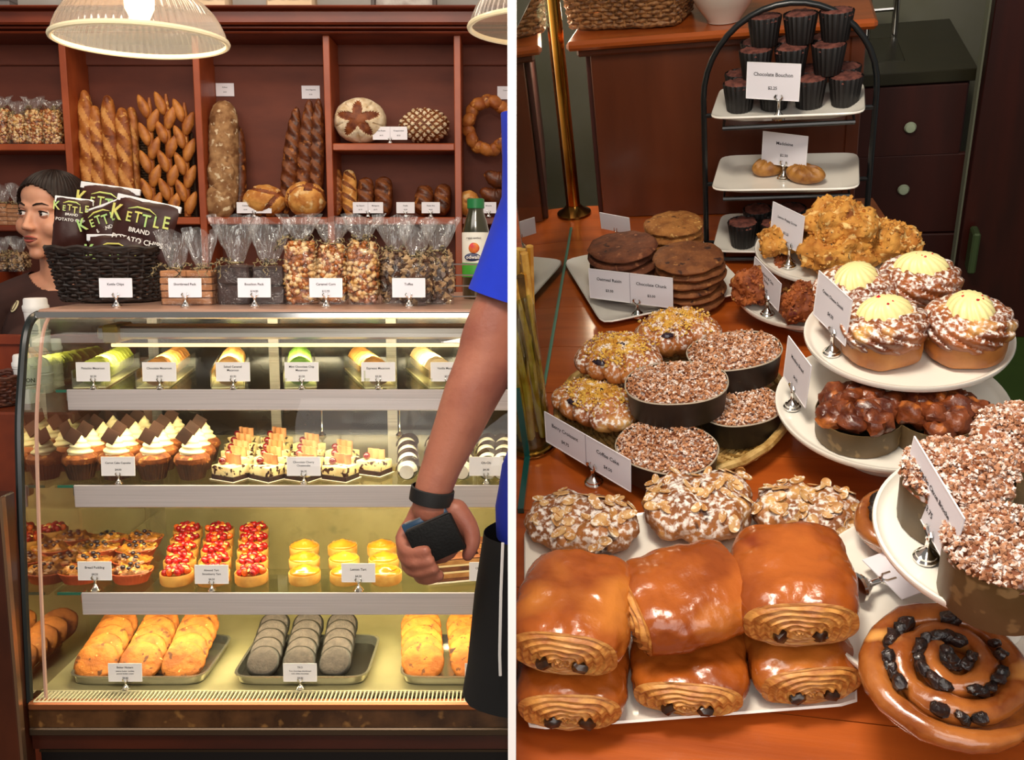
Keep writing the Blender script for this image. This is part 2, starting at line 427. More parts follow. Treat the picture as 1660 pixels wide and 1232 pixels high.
cutc = mat('cut_crust', '#8c4a1e', '#62290d', sc=40, rough=.6, bump=.3, bsc=150)
def loaf_mesh(ln, r, ns, m, tw=1.0, pt=.35, sl=.42, nu=30, nv=110, disp=.002, flat=.85):
    """a long loaf along z with ns diagonal slashes on the side that faces -y"""
    b = MB()
    def env(v): return max(0.0, 1 - abs(2 * v - 1) ** (1 / pt * 1.1)) ** .5
    def inslash(u, v):
        a = ((u + .25) % 1.0) - .5            # 0 where the crust faces -y is u=.75
        a = ((u - .75 + .5) % 1.0) - .5
        if abs(a) > .19: return 0
        k = (v * ns + a * 2.4 * tw) % 1.0
        return 1 if abs(k - .5) < sl / 2 * (1 - (a / .19) ** 2) ** .5 and .05 < v < .95 else 0
    def fn(u, v):
        t_ = 2 * PI * u; q = r * env(v)
        a = ((u - .75 + .5) % 1.0) - .5
        k = (v * ns + a * 2.4 * tw) % 1.0
        if abs(a) < .28 and sl: q *= 1 + .13 * math.sin(k * 2 * PI) * math.cos(a / .28 * PI / 2)
        return V((q * math.cos(t_), q * math.sin(t_) * flat, ln * v))
    b.grid(nu, nv, fn, True, False, False, inslash)
    return b.mesh('loaf', m, disp=(disp, 60, rnd.random() * 9))
def stick(px0, py0, px1, py1, Y, wpx, ns, mats, label, group, name='baguette', **k):
    a = L(px0, py0, Y - .02); c = L(px1, py1, Y + .012); d = c - a
    a.z += .0025; me = loaf_mesh(d.length, wpx * Y / 1500 / 2, ns, mats, **k)
    o = raw(name, me); q = d.to_track_quat('Z', 'Y')
    # keep the slashed side turned to the room
    z = d.normalized(); y = V((0, 1, 0)); y = (y - z * y.dot(z)).normalized(); x = y.cross(z)
    o.matrix_world = Matrix(((x.x, y.x, z.x, a.x), (x.y, y.y, z.y, a.y), (x.z, y.z, z.z, a.z), (0, 0, 0, 1)))
    tag(o, label, 'bread', group); SIDE[o] = FL; return o
YB2 = 3.165
for i, (x0, x1, y1, lab) in enumerate(((146, 137, 147, 'golden baguette leaning in the tall bay, first from the wooden upright'), (164, 153, 172, 'golden baguette in the tall bay, second from the upright, shorter than its neighbours'), (187, 174, 155, 'tallest but one golden baguette, third from the upright'), (210, 197, 175, 'golden baguette in the tall bay, fourth from the upright'))):
    stick(x0, 351, x1, y1, YB2, 23, 4.4, [crust, slash], lab, 'baguettes in the tall bay', pt=.17)
stick(219, 351, 213, 174, YB2 + .03, 21, 4.4, [crust, slash], 'baguette standing behind the four others next to the woven tray', 'baguettes in the tall bay', pt=.17)
# woven tray standing behind the wheat-stalk breads
wick = mat('dark_wicker', '#3a2a1c', '#57402a', sc=40, rough=.7)
r = T('woven_tray', 'dark woven tray leaning upright behind the wheat-stalk breads', 'tray', FL, (L(270, 351, 3.23).x, 3.225, zsh), rx=.04)
q = MB()
for k in range(34):
    q.tube([(-.1 + .2 * i / 24, .003 * math.cos(PI * i + PI * k), .006 + k * .0085) for i in range(25)], .0038, 4)
P(r, 'weave', q, wick, weld=False, stuff=True)
q = MB(); q.tube([(-.105, 0, .0), (-.105, 0, .28), (-.095, 0, .296), (.095, 0, .296), (.105, 0, .28), (.105, 0, .0)], .006, 6); P(r, 'rim', q, wick)
# wheat-stalk breads: lobes cut alternately to the sides
lobe = MB()
def _lobe(u, v):
    t_ = 2 * PI * u; q = math.sin(PI * v) ** .6 * (1 - .30 * v)
    rr = .0205 * q; return V((rr * math.cos(t_) + .013 * v * v, rr * math.sin(t_) * .85, .070 * v))
lobe.grid(14, 12, _lobe, True, False, False, 0)
lobem = lobe.mesh('bread_lobe', [mat('golden_crust', '#c57e36', '#9a5520', sc=30, rough=.5, bump=.25, bsc=150, spk=(('#7a3a12', 24, .62, .1),)), slash], disp=(.0016, 80, 2))
for i, (x0, x1, y1, lab) in enumerate(((248, 241, 158, 'wheat-stalk shaped bread next to the baguettes'), (278, 268, 152, 'wheat-stalk shaped bread in the middle of the three'), (304, 298, 166, 'wheat-stalk shaped bread against the second upright'))):
    a = L(x0, 351, YB2 - .02); c = L(x1, y1, YB2 + .012); d = (c - a); ln = d.length
    r = T('wheat_stalk_bread', lab, 'bread', FL, a, group='wheat-stalk breads'); z = d.normalized(); y = V((0, 1, 0)); y = (y - z * y.dot(z)).normalized(); x = y.cross(z)
    r.matrix_world = Matrix(((x.x, y.x, z.x, a.x), (x.y, y.y, z.y, a.y), (x.z, y.z, z.z, a.z), (0, 0, 0, 1)))
    q = MB(); q.tube([(0, .004, ln * k / 8) for k in range(9)], [.011] * 8 + [.004], 10); P(r, 'stalk', q, crust)
    nl = 8
    for k in range(nl):
        sg = -1 if k % 2 else 1
        m = Matrix.Translation((sg * .0045, -.006, ln * (k + .05) / (nl + .6))) @ Matrix.Rotation(sg * .20, 4, 'Y') @ Matrix.Diagonal((sg * 1.0, 1, 1, 1)) @ Matrix.Diagonal((.98, 1, 1.22, 1))
        PM(r, 'bread_lobe', lobem, m)
G = 'loaves in the floured-bread bay'
stick(363, 352, 363, 164, 3.165, 46, 0.01, [flour, flour], 'tall floured loaf standing at the back of its bay', G, 'tall_loaf', sl=0, pt=.18, disp=.0025)
stick(347, 352, 344, 195, 3.215, 24, 0.01, [dark, dark], 'slim dark loaf half hidden at the edge behind the floured loaf', G, 'slim_loaf', sl=0)
stick(388, 352, 386, 205, 3.20, 24, 0.01, [dark, dark], 'slim dark loaf on the boule side of the floured loaf', G, 'slim_loaf', sl=0)
def ciabatta(px, py, wpx, hpx, lab, Y):
    a = L(px, py, Y); s = Y / 1500; q = MB()
    q.grid(24, 14, lambda u, v: superpt(2 * PI * u, wpx * s / 2 * math.sin(PI * (.06 + .88 * v)) ** .28, .028 * math.sin(PI * (.06 + .88 * v)) ** .35, 3) + V((0, 0, hpx * s * v)), True, True, True)
    return ONE('rustic_roll', lab, 'bread', FL, a, q, flour, disp=(.004, 28, px), group='floured rustic rolls')
ciabatta(357, 352, 46, 47, 'floured rustic roll at the bottom of its stack in front of the tall loaf', 3.135)
ciabatta(360, 305, 44, 43, 'floured rustic roll on top of its stack in front of the tall loaf', 3.14)
def boule(px, py, wpx, hpx, mask, mats, lab, Y, tilt=.5, dep=.75, name='round_loaf', grp=None, disp=.002):
    """a round loaf seen on its scored face; mask(x, z) picks the cut crust on the unit disc"""
    s = Y / 1500; a = L(px, py, Y); rx_, rz_ = wpx * s / 2, hpx * s / 2; q = MB(); N = 80
    def fn(u, v):
        t_ = 2 * PI * u; ph = v * PI; x = math.sin(ph) * math.cos(t_); z = math.sin(ph) * math.sin(t_); y = -math.cos(ph)
        k = 1.0
        if y < .15: k += .045 * (1 if mask(x, z) == 0 else -.35)
        return V((x * rx_ * k, y * rx_ * dep * k, z * rz_ * k))
    q.grid(N, 56, fn, True, False, False, lambda u, v: mask(math.sin(v * PI) * math.cos(2 * PI * u), math.sin(v * PI) * math.sin(2 * PI * u)) if v < .56 else 0)
    return ONE(name, lab, 'bread', FL, (a.x, a.y, a.z), q, mats, disp=(disp, 50, px), group=grp)
def star(x, z):
    r_ = math.hypot(x, z); t_ = math.atan2(z, x)
    k = (t_ / (2 * PI) * 5 + .25) % 1.0
    arm = abs(k - .5) * r_ * 2 * PI / 5
    return 1 if (arm < .05 + .15 * math.sin(min(1, r_ / .85) * PI) ** .8 and r_ < .85) or r_ < .16 or (abs(k) < .03 and .6 < r_ < .95) or (abs(k - 1) < .03 and .6 < r_ < .95) else 0
boule(584, 196, 79, 67, star, [pale, cutc], 'round floured loaf scored with a star on the upper shelf', 3.155, name='star_loaf')
def lattice(x, z):
    a = (x * 3.2 + z * 2.4) % 1; c = (x * 3.2 - z * 2.4) % 1
    return 0 if (a > .38 and c > .38) else 1
boule(688, 204, 78, 54, lattice, [pale, darks], 'round loaf with a criss-cross lattice crust beside the star loaf', 3.17, name='lattice_loaf')
boule(429, 326, 66, 49, lambda x, z: 1 if abs(x - z * .6 - .55) < .12 or abs(x * .3 + z - .62) < .1 else 0, [boulec, cutc], 'golden round loaf next to the rustic rolls', 3.15, grp='golden round loaves')
boule(496, 323, 63, 54, lambda x, z: 1 if (abs(math.hypot(x - .1, z + .2) - .95) < .06) or (abs(x - .25) < .2 and z > .45) else 0, [boulec, cutc], 'golden round loaf with a curved ear in front of the dark baguettes', 3.145, grp='golden round loaves')
G = 'dark pointed baguettes'
stick(462, 352, 481, 174, 3.2, 26, 8, [dark, darks], 'dark pointed baguette leaning away from the other two', G, pt=.5)
stick(489, 352, 502, 162, 3.2, 26, 8, [dark, darks], 'dark pointed baguette in the middle of its trio', G, pt=.5)
stick(512, 352, 516, 160, 3.2, 24, 8, [dark, darks], 'dark pointed baguette against the third upright', G, pt=.5)
G = 'small loaves on the lower shelf'
stick(546, 351, 546, 275, 3.18, 20, 4, [crust, darks], 'small tan loaf right against the third upright', G, 'small_loaf', pt=.3)
stick(567, 351, 566, 276, 3.17, 24, 4, [boulec, darks], 'small slashed tan loaf, second on the lower shelf', G, 'small_loaf', pt=.3)
stick(593, 351, 593, 289, 3.17, 27, 3, [dark, darks], 'small dark seeded loaf behind the double price card', G, 'small_loaf', pt=.25)
stick(622, 351, 622, 288, 3.17, 29, 3, [dark, darks], 'larger dark seeded loaf beside the double price card', G, 'small_loaf', pt=.25)
stick(684, 351, 690, 302, 3.18, 30, 3, [dark, darks], 'short slashed loaf behind the two single price cards', G, 'small_loaf', pt=.3)
stick(714, 351, 720, 300, 3.18, 28, 3, [dark, darks], 'short slashed loaf next to the fourth upright', G, 'small_loaf', pt=.3)
# wreath hanging in the last bay
a = L(792, 204, 3.185)
r = T('bread_wreath', 'braided golden wreath bread hanging in the bay behind the second lamp', 'bread', FL, a)
wl = MB(); wl.ball((0, 0, 0), (.03, .021, .021), 14, 10); wlm = wl.mesh('bread_lobe', [crust], disp=(.004, 40, 5))
for k in range(15):
    t_ = 2 * PI * k / 15
    PM(r, 'bread_lobe', wlm, Matrix.Translation((.066 * math.cos(t_), -.008 * (k % 2), .078 * math.sin(t_))) @ Matrix.Rotation(-t_ - PI / 2 + (.5 if k % 2 else -.5), 4, 'Y'))
for px, py, lab in ((807, 285, 'dark glossy croissant heaped highest beside the blue sleeve'), (800, 312, 'dark glossy croissant below its twin beside the blue sleeve')):
    q = MB(); q.tube([(.04 * math.cos(x), -.02 * math.sin(x) , .0 + .006 * math.sin(3 * x)) for x in [PI * i / 16 for i in range(17)]], [.006 + .02 * math.sin(PI * i / 16) * (1 + .16 * (i % 2)) for i in range(17)], 12)
    ONE('croissant', lab, 'pastry', FL, L(px, py, 3.16), q, dark, rz=.2, rx=.5, group='croissants in the last bay')
boule(760, 330, 34, 40, lambda x, z: 0, [boulec, cutc], 'orange round loaf at the foot of the last bay behind the bottle', 3.15, grp='golden round loaves')
# cards on the shelves
for px, py, lab, l in ((365, 142, 'small price card pinned above the floured loaf', two('Pullman', '$5.00')), (504, 146, 'small price card pinned above the dark baguettes', two('Demi Baguette', '$2.00')), (821, 147, 'price card pinned above the wreath bread', two('Couronne'))):
    a = L(px, py, YB); card(FL, (a.x, YB - .004, a.z - .03), l, lab, w=.062, h=.043, stand=False, up=0, lean=0, fs=.9, border=False)
card(FL, (L(633, 226, 3.13).x, 3.12, zc(232)), [], 'double price card between star loaf and lattice loaf', w=.113, h=.042, up=.012, split=(two('Pain Rustic', '$4.75'), two('Pumpernickel', '$5.25')))
card(FL, (L(411, 345, 3.1).x, 3.108, zsh), [], 'double price card in front of the golden round loaves', w=.115, h=.036, up=.012, split=(two('Ciabatta', '$3.00'), two('Sourdough', '$5.50')))
card(FL, (L(596, 345, 3.1).x, 3.108, zsh), [], 'double price card in front of the small tan loaves', w=.1, h=.036, up=.012, split=(two('Epi Batard', '$2.75'), two('Multigrain', '$3.75')))
card(FL, (L(657, 345, 3.1).x, 3.108, zsh), two('Ficelle', '$2.00'), 'single price card on the lower shelf, nearer the double card', w=.06, h=.036, up=.012)
card(FL, (L(698, 345, 3.1).x, 3.108, zsh), two('Raisin Nut', '$4.50'), 'single price card in front of the two short slashed loaves', w=.06, h=.036, up=.012)
card(FL, (L(792, 335, 3.1).x, 3.108, zsh), two('Brioche'), 'price card half hidden behind the blue sleeve', w=.05, h=.036, up=.012)
# ================================================================== GIFT BAGS AND THINGS ON THE CASE TOP
cello = film('cellophane', base=.06, rough=.10, wrinkle=.9, haze=.05, wsc=28, stz=.18)
cellob = film('cellophane_body', base=.02, rough=.08, wrinkle=.8, haze=.01, wsc=30)
corn = [mat('caramel_corn', '#b86c28', '#8a4614', sc=60, rough=.3, coat=.4), mat('pale_corn', '#ecd0a0', '#cf9a50', sc=60, rough=.4)]
short = mat('shortbread', '#b98055', '#a06a43', sc=40, rough=.8)
brown = mat('brownie', '#2a1a18', '#38231f', sc=50, rough=.5)
toff = [mat('toffee_chip', '#5b3a24', '#3a2216', sc=60, rough=.4), mat('almond_chip', '#b99a72', '#94714a', sc=60, rough=.6)]
ribm = mat('twine', '#a89468', '#2d2717', sc=160, lo=.46, hi=.54, rough=.6)
def gift(px, wpx, top_px, cello_px, kind, label, group, Y=1.80, base_py=493, d=.055, lean=0.0, contents=True, F=FL, z=None):
    a = L(px, base_py, Y) if z is None else V((L(px, base_py, Y).x, Y, z)); s = Y / 1500
    w_ = wpx * s; hc = (base_py - top_px) * s; ht = (base_py - cello_px) * s
    t = T('gift_bag', label, 'bag', F, a, rnd.uniform(-.12, .12), group=group)
    if kind == 'shortbread':
        n = 5
        for k in range(n):
            q = MB(); q.box((rnd.uniform(-.001, .001), 0, hc * (k + .5) / n), (w_ * .94, d * .9, hc / n - .0015), 0, .0015); P(t, 'shortbread_slab', q, short, flat=True)
    elif kind == 'brownie':
        for k in range(2):
            q = MB(); q.box((0, 0, hc * (k + .5) / 2), (w_ * .93, d * .9, hc / 2 - .0015), 0, .003); P(t, 'brownie_block', q, brown, flat=True)
    else:
        m = corn if kind == 'corn' else toff; q = MB(); n = 430 if kind == 'corn' else 300
        q.grid(20, 8, lambda u, v: superpt(2 * PI * u, w_ * .40 * math.sin(PI * (.12 + .76 * v)) ** .3, d * .38, 4) + V((0, 0, .004 + hc * .93 * v)), True, True, True, 0)
        pts = [], []
        for k in range(n):
            t_ = rnd.random() * 2 * PI; v = rnd.random() ** .85
            p = superpt(t_, w_ * .46, d * .46, 4) * (math.sin(PI * (.12 + .8 * v)) ** .25) + V((0, 0, .005 + hc * .97 * v))
            pts[0 if rnd.random() < .45 else 1].append(p)
        lo, hi = (.005, .0088) if kind == 'corn' else (.004, .009)
        q.crumbs(pts[0], lo, hi, 0); q.crumbs(pts[1], lo, hi, 1); P(t, 'popcorn' if kind == 'corn' else 'toffee_pieces', q, m, weld=False, stuff=True, flat=(kind != 'corn'), ang=180 if kind == 'corn' else 42)
    ph = rnd.random() * 6
    q = MB(); q.grid(36, 8, lambda u, v: superpt(2 * PI * u, w_ * .515 * (1 if v < .85 else 1 - (v - .85) * 3.4), d * .53 * (1 if v < .85 else 1 - (v - .85) * 3.4), 5) + V((0, 0, hc * 1.03 * v)) , True, False, False)
    P(t, 'wrapper', q, cellob)
    nw = .012; hn = hc * 1.06; fan = w_ * .62
    def fl(u, v):
        t_ = 2 * PI * u; rr = nw + (fan - nw) * v ** .8
        k = 1 + .22 * v * math.sin(5 * t_ + ph) + .16 * v * math.sin(11 * t_ + ph * 2)
        return V((rr * k * math.cos(t_), rr * .5 * k * math.sin(t_), hn + (ht - hn) * v * (.92 + .12 * math.sin(3 * t_ + ph))))
    q = MB(); q.grid(64, 8, fl, True); P(t, 'wrapper_top', q, cello, disp=(.004, 45, px))
    q = MB(); q.tube([(.014 * math.cos(x), .011 * math.sin(x), hn) for x in [2 * PI * i / 16 for i in range(17)]], .0018, 5)
    for k in range(5):
        x0 = rnd.random() * 6.3; sp = rnd.uniform(.02, .04)
        q.tube([(.012 * math.cos(x0) + sp * f_ * math.cos(x0) + .004 * math.sin(f_ * 22 + k), -abs(.012 * math.sin(x0) + sp * f_ * math.sin(x0)) - .006, hn + .012 * math.sin(f_ * 3.0) - .02 * f_ * f_ + .003 * math.cos(f_ * 22 + k)) for f_ in [i / 14 for i in range(15)]], .0008, 4)
    P(t, 'twine_bow', q, ribm, weld=False)
    return t
G = 'wrapped gift bags along the case top'
gift(288, 43, 438, 375, 'shortbread', 'clear bag of stacked tan shortbread slabs next to the dark basket', G)
gift(331, 42, 438, 372, 'shortbread', 'clear bag of stacked tan shortbread slabs next to the brownie bags', G)
gift(386, 56, 430, 352, 'brownie', 'clear bag of dark brownies beside the shortbread bags', G, Y=1.81)
gift(440, 54, 432, 356, 'brownie', 'clear bag of dark brownies beside the caramel corn', G, Y=1.82)
gift(491, 50, 396, 350, 'corn', 'tall clear bag of caramel corn beside the brownies', G, Y=1.81)
gift(541, 48, 402, 354, 'corn', 'tall clear bag of caramel corn in the middle of its trio behind the card', G, Y=1.82)
gift(590, 49, 396, 350, 'corn', 'tall clear bag of caramel corn beside the toffee', G, Y=1.81)
gift(643, 48, 412, 352, 'toffee', 'clear bag of broken dark toffee beside the caramel corn', G, Y=1.84)
gift(676, 46, 420, 362, 'toffee', 'clear bag of broken dark toffee in the middle of its trio', G, Y=1.79)
gift(712, 46, 412, 356, 'toffee', 'clear bag of broken dark toffee at the end of the row', G, Y=1.82)
G = 'caramel corn bags on the upper shelf'
for i, (px, tp, cp) in enumerate(((6, 180, 158), (34, 190, 165), (61, 182, 160), (89, 182, 165))):
    gift(px, 27, tp, cp, 'corn', ('caramel corn bag on the upper wall shelf, at its far end', 'second caramel corn bag on the upper wall shelf', 'third caramel corn bag on the upper wall shelf', 'caramel corn bag on the upper wall shelf next to the upright')[i], G, Y=3.15, base_py=233, d=.06, z=zc(232.5))
G = 'clear bags behind the clerk'
for i, (px, bp, tp, cp, k) in enumerate(((8, 364, 330, 300, 'shortbread'), (32, 364, 332, 298, 'shortbread'), (5, 432, 405, 378, 'toffee'), (32, 432, 404, 376, 'toffee'))):
    gift(px, 26, tp, cp, k, ('clear bag of pale biscuits on the shelf behind the clerk, farther from her', 'clear bag of pale biscuits on the shelf close behind the clerk', 'clear crinkled bag of dark sweets low behind the clerk, farther from her', 'clear crinkled bag of dark sweets low behind her shoulder')[i], G, Y=3.15 if i < 2 else 3.0, base_py=bp, d=.06, z=(zc(365) if i < 2 else zc(440, 3.0)))
q = MB(); q.box2((-2.2, 2.92, 0), (-1.62, 3.08, zc(440, 3.0))); ONE('back_cabinet', 'low dark cabinet behind the clerk', 'cabinet', FL, (0, 0, 0), q, wd, flat=True)

ZT = L(830, 493, 1.80).z           # top of the glass case
# basket of crisps
bm_ = mat('black_wicker', '#17100e', '#2e221d', sc=50, rough=.45)
a = L(185, 488, 1.89); a.z = ZT
t = T('wicker_basket', 'black wicker basket holding bags of crisps on the case top', 'basket', FL, a)
basket_parts(t, .088, .075, .112, .092, .108, 15, 26, bm_, r=.0033)
bagm = mat('brown_foil', '#40201a', '#301612', sc=10, rough=.45, coat=0, spec=.3, bump=.35, bsc=35)
foilw = mat('silver_foil', '#e6e5e6', rough=.35, metal=0)
yel = mat('bag_yellow', '#d8cf6a', '#a7cf7a', sc=14, lo=.42, hi=.58, rough=.5); wht = mat('bag_white', '#efe9e0', rough=.5)
def crisps(px, py, Y, wpx, hpx, rz, roll, label, tilt=-.12, small=True):
    """px,py: middle of the top edge"""
    s = Y / 1500; w_, h = wpx * s, hpx * s; c = L(px, py, Y)
    t = T('crisp_bag', label, 'crisps', FL, c, rz, tilt, roll, group='bags of crisps in the wicker basket')
    def sh(sg):
        def fn(u, v):
            x = (u - .5) * w_ * (1 - .05 * math.sin(PI * v)); e = max(0, 1 - abs(2 * u - 1) ** 2.4) * max(0, 1 - abs(2 * v - 1) ** 2.2)
            return V((x, sg * (.0012 + .019 * e ** .7), -h * (1 - v)))
        return fn
    q = MB(); q.grid(16, 16, sh(-1), False); q.grid(16, 16, sh(1), False); P(t, 'bag', q, bagm, disp=(.0035, 28, px))
    q = MB(); q.box((0, 0, -.005), (w_ * 1.01, .0062, .013), 0, .0008); P(t, 'top_seal', q, foilw, flat=True)
    yy = -.0215
    k = w_ / .125
    x = -.052 * k
    for i, (ch, sz, dz) in enumerate((('K', .043, 0), ('E', .027, -.004), ('T', .03, -.002), ('T', .034, -.006), ('L', .031, -.004), ('E', .034, -.001))):
        text(t, ch, sz * k, (x, yy + .0035 * abs(x) / w_ * 3, -.036 * k + dz), yel, ry=0, name='logo_letter', ext=.0006, sx=.8); x += (.026, .018, .017, .0195, .018, .018)[i] * k
    q = MB(); q.tube([(-.03 * k, yy + .002, -.024 * k), (-.012 * k, yy, -.018 * k), (.012 * k, yy, -.0185 * k), (.026 * k, yy + .001, -.026 * k)], [.0006, .0018, .0016, .0005], 5); P(t, 'logo_swoosh', q, yel)
    if not small: return t
    text(t, 'BRAND', .0125 * k, (.0, yy + .001, -.063 * k), wht, ext=.0004)
    text(t, 'POTATO CHIPS', .0145 * k, (0, yy + .002, -.082 * k), wht, ext=.0004)
    return t
crisps(243, 326, 1.875, 102, 92, 0, .22, 'crisp bag facing out at the front of the basket, tilted, beside the shortbread')
crisps(163, 334, 1.905, 80, 84, 0, -.34, 'crisp bag tilted the other way in the middle of the basket')
crisps(180, 302, 1.965, 94, 92, 0, .14, 'crisp bag standing tallest at the back of the basket')
crisps(121, 322, 1.91, 56, 92, .3, .12, 'narrow crisp bag at the clerk\'s end of the basket')
crisps(190, 381, 1.855, 96, 58, 0, .0, 'crisp bag sunk low behind the front rim of the basket', tilt=-.02, small=False)
# cards on the case top
for px, py, l, lab in ((189, 483, 'Kettle Chips', 'price card in front of the wicker basket'), (301, 485, 'Shortbread Pack', 'price card in front of the shortbread bags'), (413, 490, 'Bouchon Pack', 'price card in front of the brownie bags'), (529, 487, 'Caramel Corn', 'price card in front of the caramel corn'), (663, 485, 'Toffee', 'price card in front of the toffee bags')):
    a = L(px, 497, 1.715); card(FL, (a.x, 1.715, ZT), two(l, '$12.95' if 'Corn' in l else ('$14.00' if 'Bou' in l else '')), lab, up=.017, w=.061)
# juice bottle
a = L(772, 470, 1.98)
t = T('juice_bottle', 'juice bottle with green cap and fruit label beside the blue sleeve', 'bottle', FL, (a.x, 1.98, ZT))
zb = L(772, 415, 1.98).z - ZT; h = L(772, 322, 1.98).z - ZT
plastic = mat('dark_juice', '#2b2a12', '#3a3013', sc=12, rough=.15, coat=.6)
q = MB(); q.lathe([(0, .0), (.026, 0), (.029, .004), (.029, h * .62), (.0285, h * .66), (.023, h * .78), (.0165, h * .87), (.016, h * .93), (0, h * .93)], 28); P(t, 'bottle', q, plastic)
q = MB(); q.lathe([(.0165, h * .90), (.0178, h * .905), (.0178, h * .995), (.015, h), (0, h)], 40, fn=lambda t_, v: 1 + .02 * math.cos(20 * t_)); P(t, 'cap', q, mat('green_cap', '#15703a', rough=.4))
q = MB(); q.lathe([(.0295, h * .36), (.0296, h * .38), (.0296, h * .66), (.0294, h * .665)], 32); P(t, 'label', q, mat('juice_label', '#e6e3d6', rough=.5))
q = MB(); q.lathe([(.0297, h * .22), (.0297, h * .36), (.0294, h * .365)], 32); P(t, 'label_band', q, mat('label_green', '#3f9a2c', rough=.5))
q = MB(); q.ball((-.003, -.0285, h * .51), (.0115, .004, .0115)); P(t, 'label_fruit', q, mat('label_red', '#c8202c', '#e0842c', sc=60, rough=.5))
q = MB(); q.ball((-.006, -.0295, h * .42), (.017, .0028, .0085)); P(t, 'label_emblem', q, mat('label_blue', '#15224f', rough=.4))
text(t, 'odwalla', .0105, (-.004, -.0328, h * .42), wht, ext=.0003)
text(t, 'original superfood', .0042, (-.004, -.0302, h * .61), inkm, ext=.0003)
q = MB()
for k in range(4): q.tube([(-.07, -.02, .008 + .022 * k), (.03, -.02, .008 + .022 * k)], .0016, 5)
for sx in (-.07, .03): q.tube([(sx, -.02, 0), (sx, -.02, .09)], .002, 5)
a2 = L(758, 470, 1.90); ONE('wire_rack', 'small chrome wire rack below the juice bottle', 'rack', FL, (a2.x, 1.93, ZT), q, chrome, weld=False)

# ------------------------------------------------------------------ pendant lamps
def pendant(px, py, Y, label):
    c = L(px, py, Y); t = T('pendant_lamp', label, 'lamp', FL, c)
    Rr = .172 * Y / 2.0
    gl = film('ribbed_glass', tint='#f2dcc4', base=.20, rough=.10, haze=.13, ior=1.5)
    prof = [(1.0, 0), (.99, .035), (.965, .12), (.92, .22), (.85, .33), (.75, .43), (.6, .53), (.42, .61), (.3, .65), (.27, .70), (.26, .80)]
    q = MB(); q.lathe([(r_ * Rr, z * Rr) for r_, z in prof], 360, fn=lambda t_, v: 1 + (.009 * math.cos(72 * t_) if v > .05 else 0)); P(t, 'glass_shade', q, gl, ang=180)
    q = MB(); q.tube([(Rr * 1.0 * math.cos(x), Rr * math.sin(x), 0) for x in [2 * PI * i / 96 for i in range(97)]], .0055, 8, cap=False); P(t, 'rim', q, mat('glass_rim', '#f3e2b8', rough=.15, emit=.25))  # rim has a faint glow of its own, standing in for caught bulb light
    q = MB(); q.lathe([(0, -.065), (.018, -.058), (.029, -.035), (.03, -.015), (.022, .01), (.013, .035), (.013, .05)], 20); b_ = P(t, 'bulb', q, mat('lit_bulb', '#ffe2b0', rough=.3, emit=9)); b_.location = (0, 0, .098)
    q = MB(); q.lathe([(.016, .15), (.02, .16), (.048, .235), (.05, .26), (.03, .29), (.02, .34), (0, .34)], 24); P(t, 'socket', q, mat('socket_metal', '#8b8178', rough=.3, metal=1))
    q = MB(); q.tube([(0, 0, .33), (0, 0, 3.0 - c.z)], .004, 6); P(t, 'cord', q, black)
    l = bpy.data.lights.new('bulb_light', 'POINT'); l.energy = 4.5; l.color = (1, .80, .55); l.shadow_soft_size = .03
    o = raw('bulb_light', l, t); o.location = (0, 0, .03)
    return t
pendant(229, 66, 2.0, 'ribbed glass pendant lamp hanging over the wicker basket')
pendant(896, 45, 2.0, 'ribbed glass pendant lamp hanging beside the partition')
# ================================================================== GLASS DISPLAY CASE
XE = -.852; XR_ = -.0045
z1 = L(400, 631, 1.68).z; z2 = L(400, 786, 1.66).z; z3 = L(400, 960, 1.63).z; zd = L(400, 1122, 1.565).z
shelfY = {1: (1.68, 665), 2: (1.66, 822), 3: (1.63, 996)}
t = T('display_case', 'long glass pastry case with a curved front and three steel-edged glass shelves', 'display case', FL, (-.43, 1.9, 0))
bpy.context.view_layer.update()
_ci = t.matrix_world.inverted()
def CB(name, q, m, par=None, **k):
    o = P(par or t, name, q, m, **k)
    if par is None: o.matrix_parent_inverse = _ci
    return o
def CX(name, a, b_, m, bev=.0, **k):
    q = MB(); q.box2(a, b_, 0, bev); return CB(name, q, m, flat=True, **k)
topm = mat('case_top_metal', '#c69e8a', '#b78f7a', sc=20, rough=.3, metal=.35, st=(.3, 6, 6))
CX('top_ledge', (XE + .0, 1.66, ZT - .012), (XR_, 2.24, ZT), topm, .003)
CX('top_trim', (XE, 1.648, ZT - .016), (XR_, 1.664, ZT - .004), chrome, .002)
CX('light_housing', (XE + .07, 1.735, L(400, 550, 1.735).z), (XR_, 1.80, L(400, 529, 1.735).z), steel, .004)
CX('light_bracket', (L(165, 550, 1.72).x, 1.72, L(165, 557, 1.72).z), (L(190, 550, 1.72).x, 1.80, L(165, 527, 1.72).z), mat('brass_bracket', '#8f7a34', rough=.4, metal=.3), .004)
tubem = mat('light_tube', '#ffe9b4', emit=1.3)
def lamp_tube(Y, z, par=None):
    q = MB(); q.tube([(XE + .08, Y, z), (XR_ - .01, Y, z)], .0035, 8); CB('light_tube', q, tubem)
    area('case_light', (-.43, Y + .012, z - .008), (-.43, Y + .10, z - .2), .76, .03, 2.9 if Y > 1.75 else 2.8, (1, .87, .55))
lamp_tube(1.775, L(400, 548, 1.79).z - .012)
glassm = film('case_glass', tint='#fcfbf5', base=.0, rough=.005, ior=1.42)
prof = [(1.672, ZT - .010), (1.650, ZT - .016), (1.632, ZT - .032), (1.617, L(0, 560, 1.617).z), (1.598, L(0, 620, 1.598).z), (1.58, L(0, 690, 1.58).z), (1.567, L(0, 800, 1.567).z), (1.552, L(0, 960, 1.552).z), (1.54, L(0, 1136, 1.54).z)]
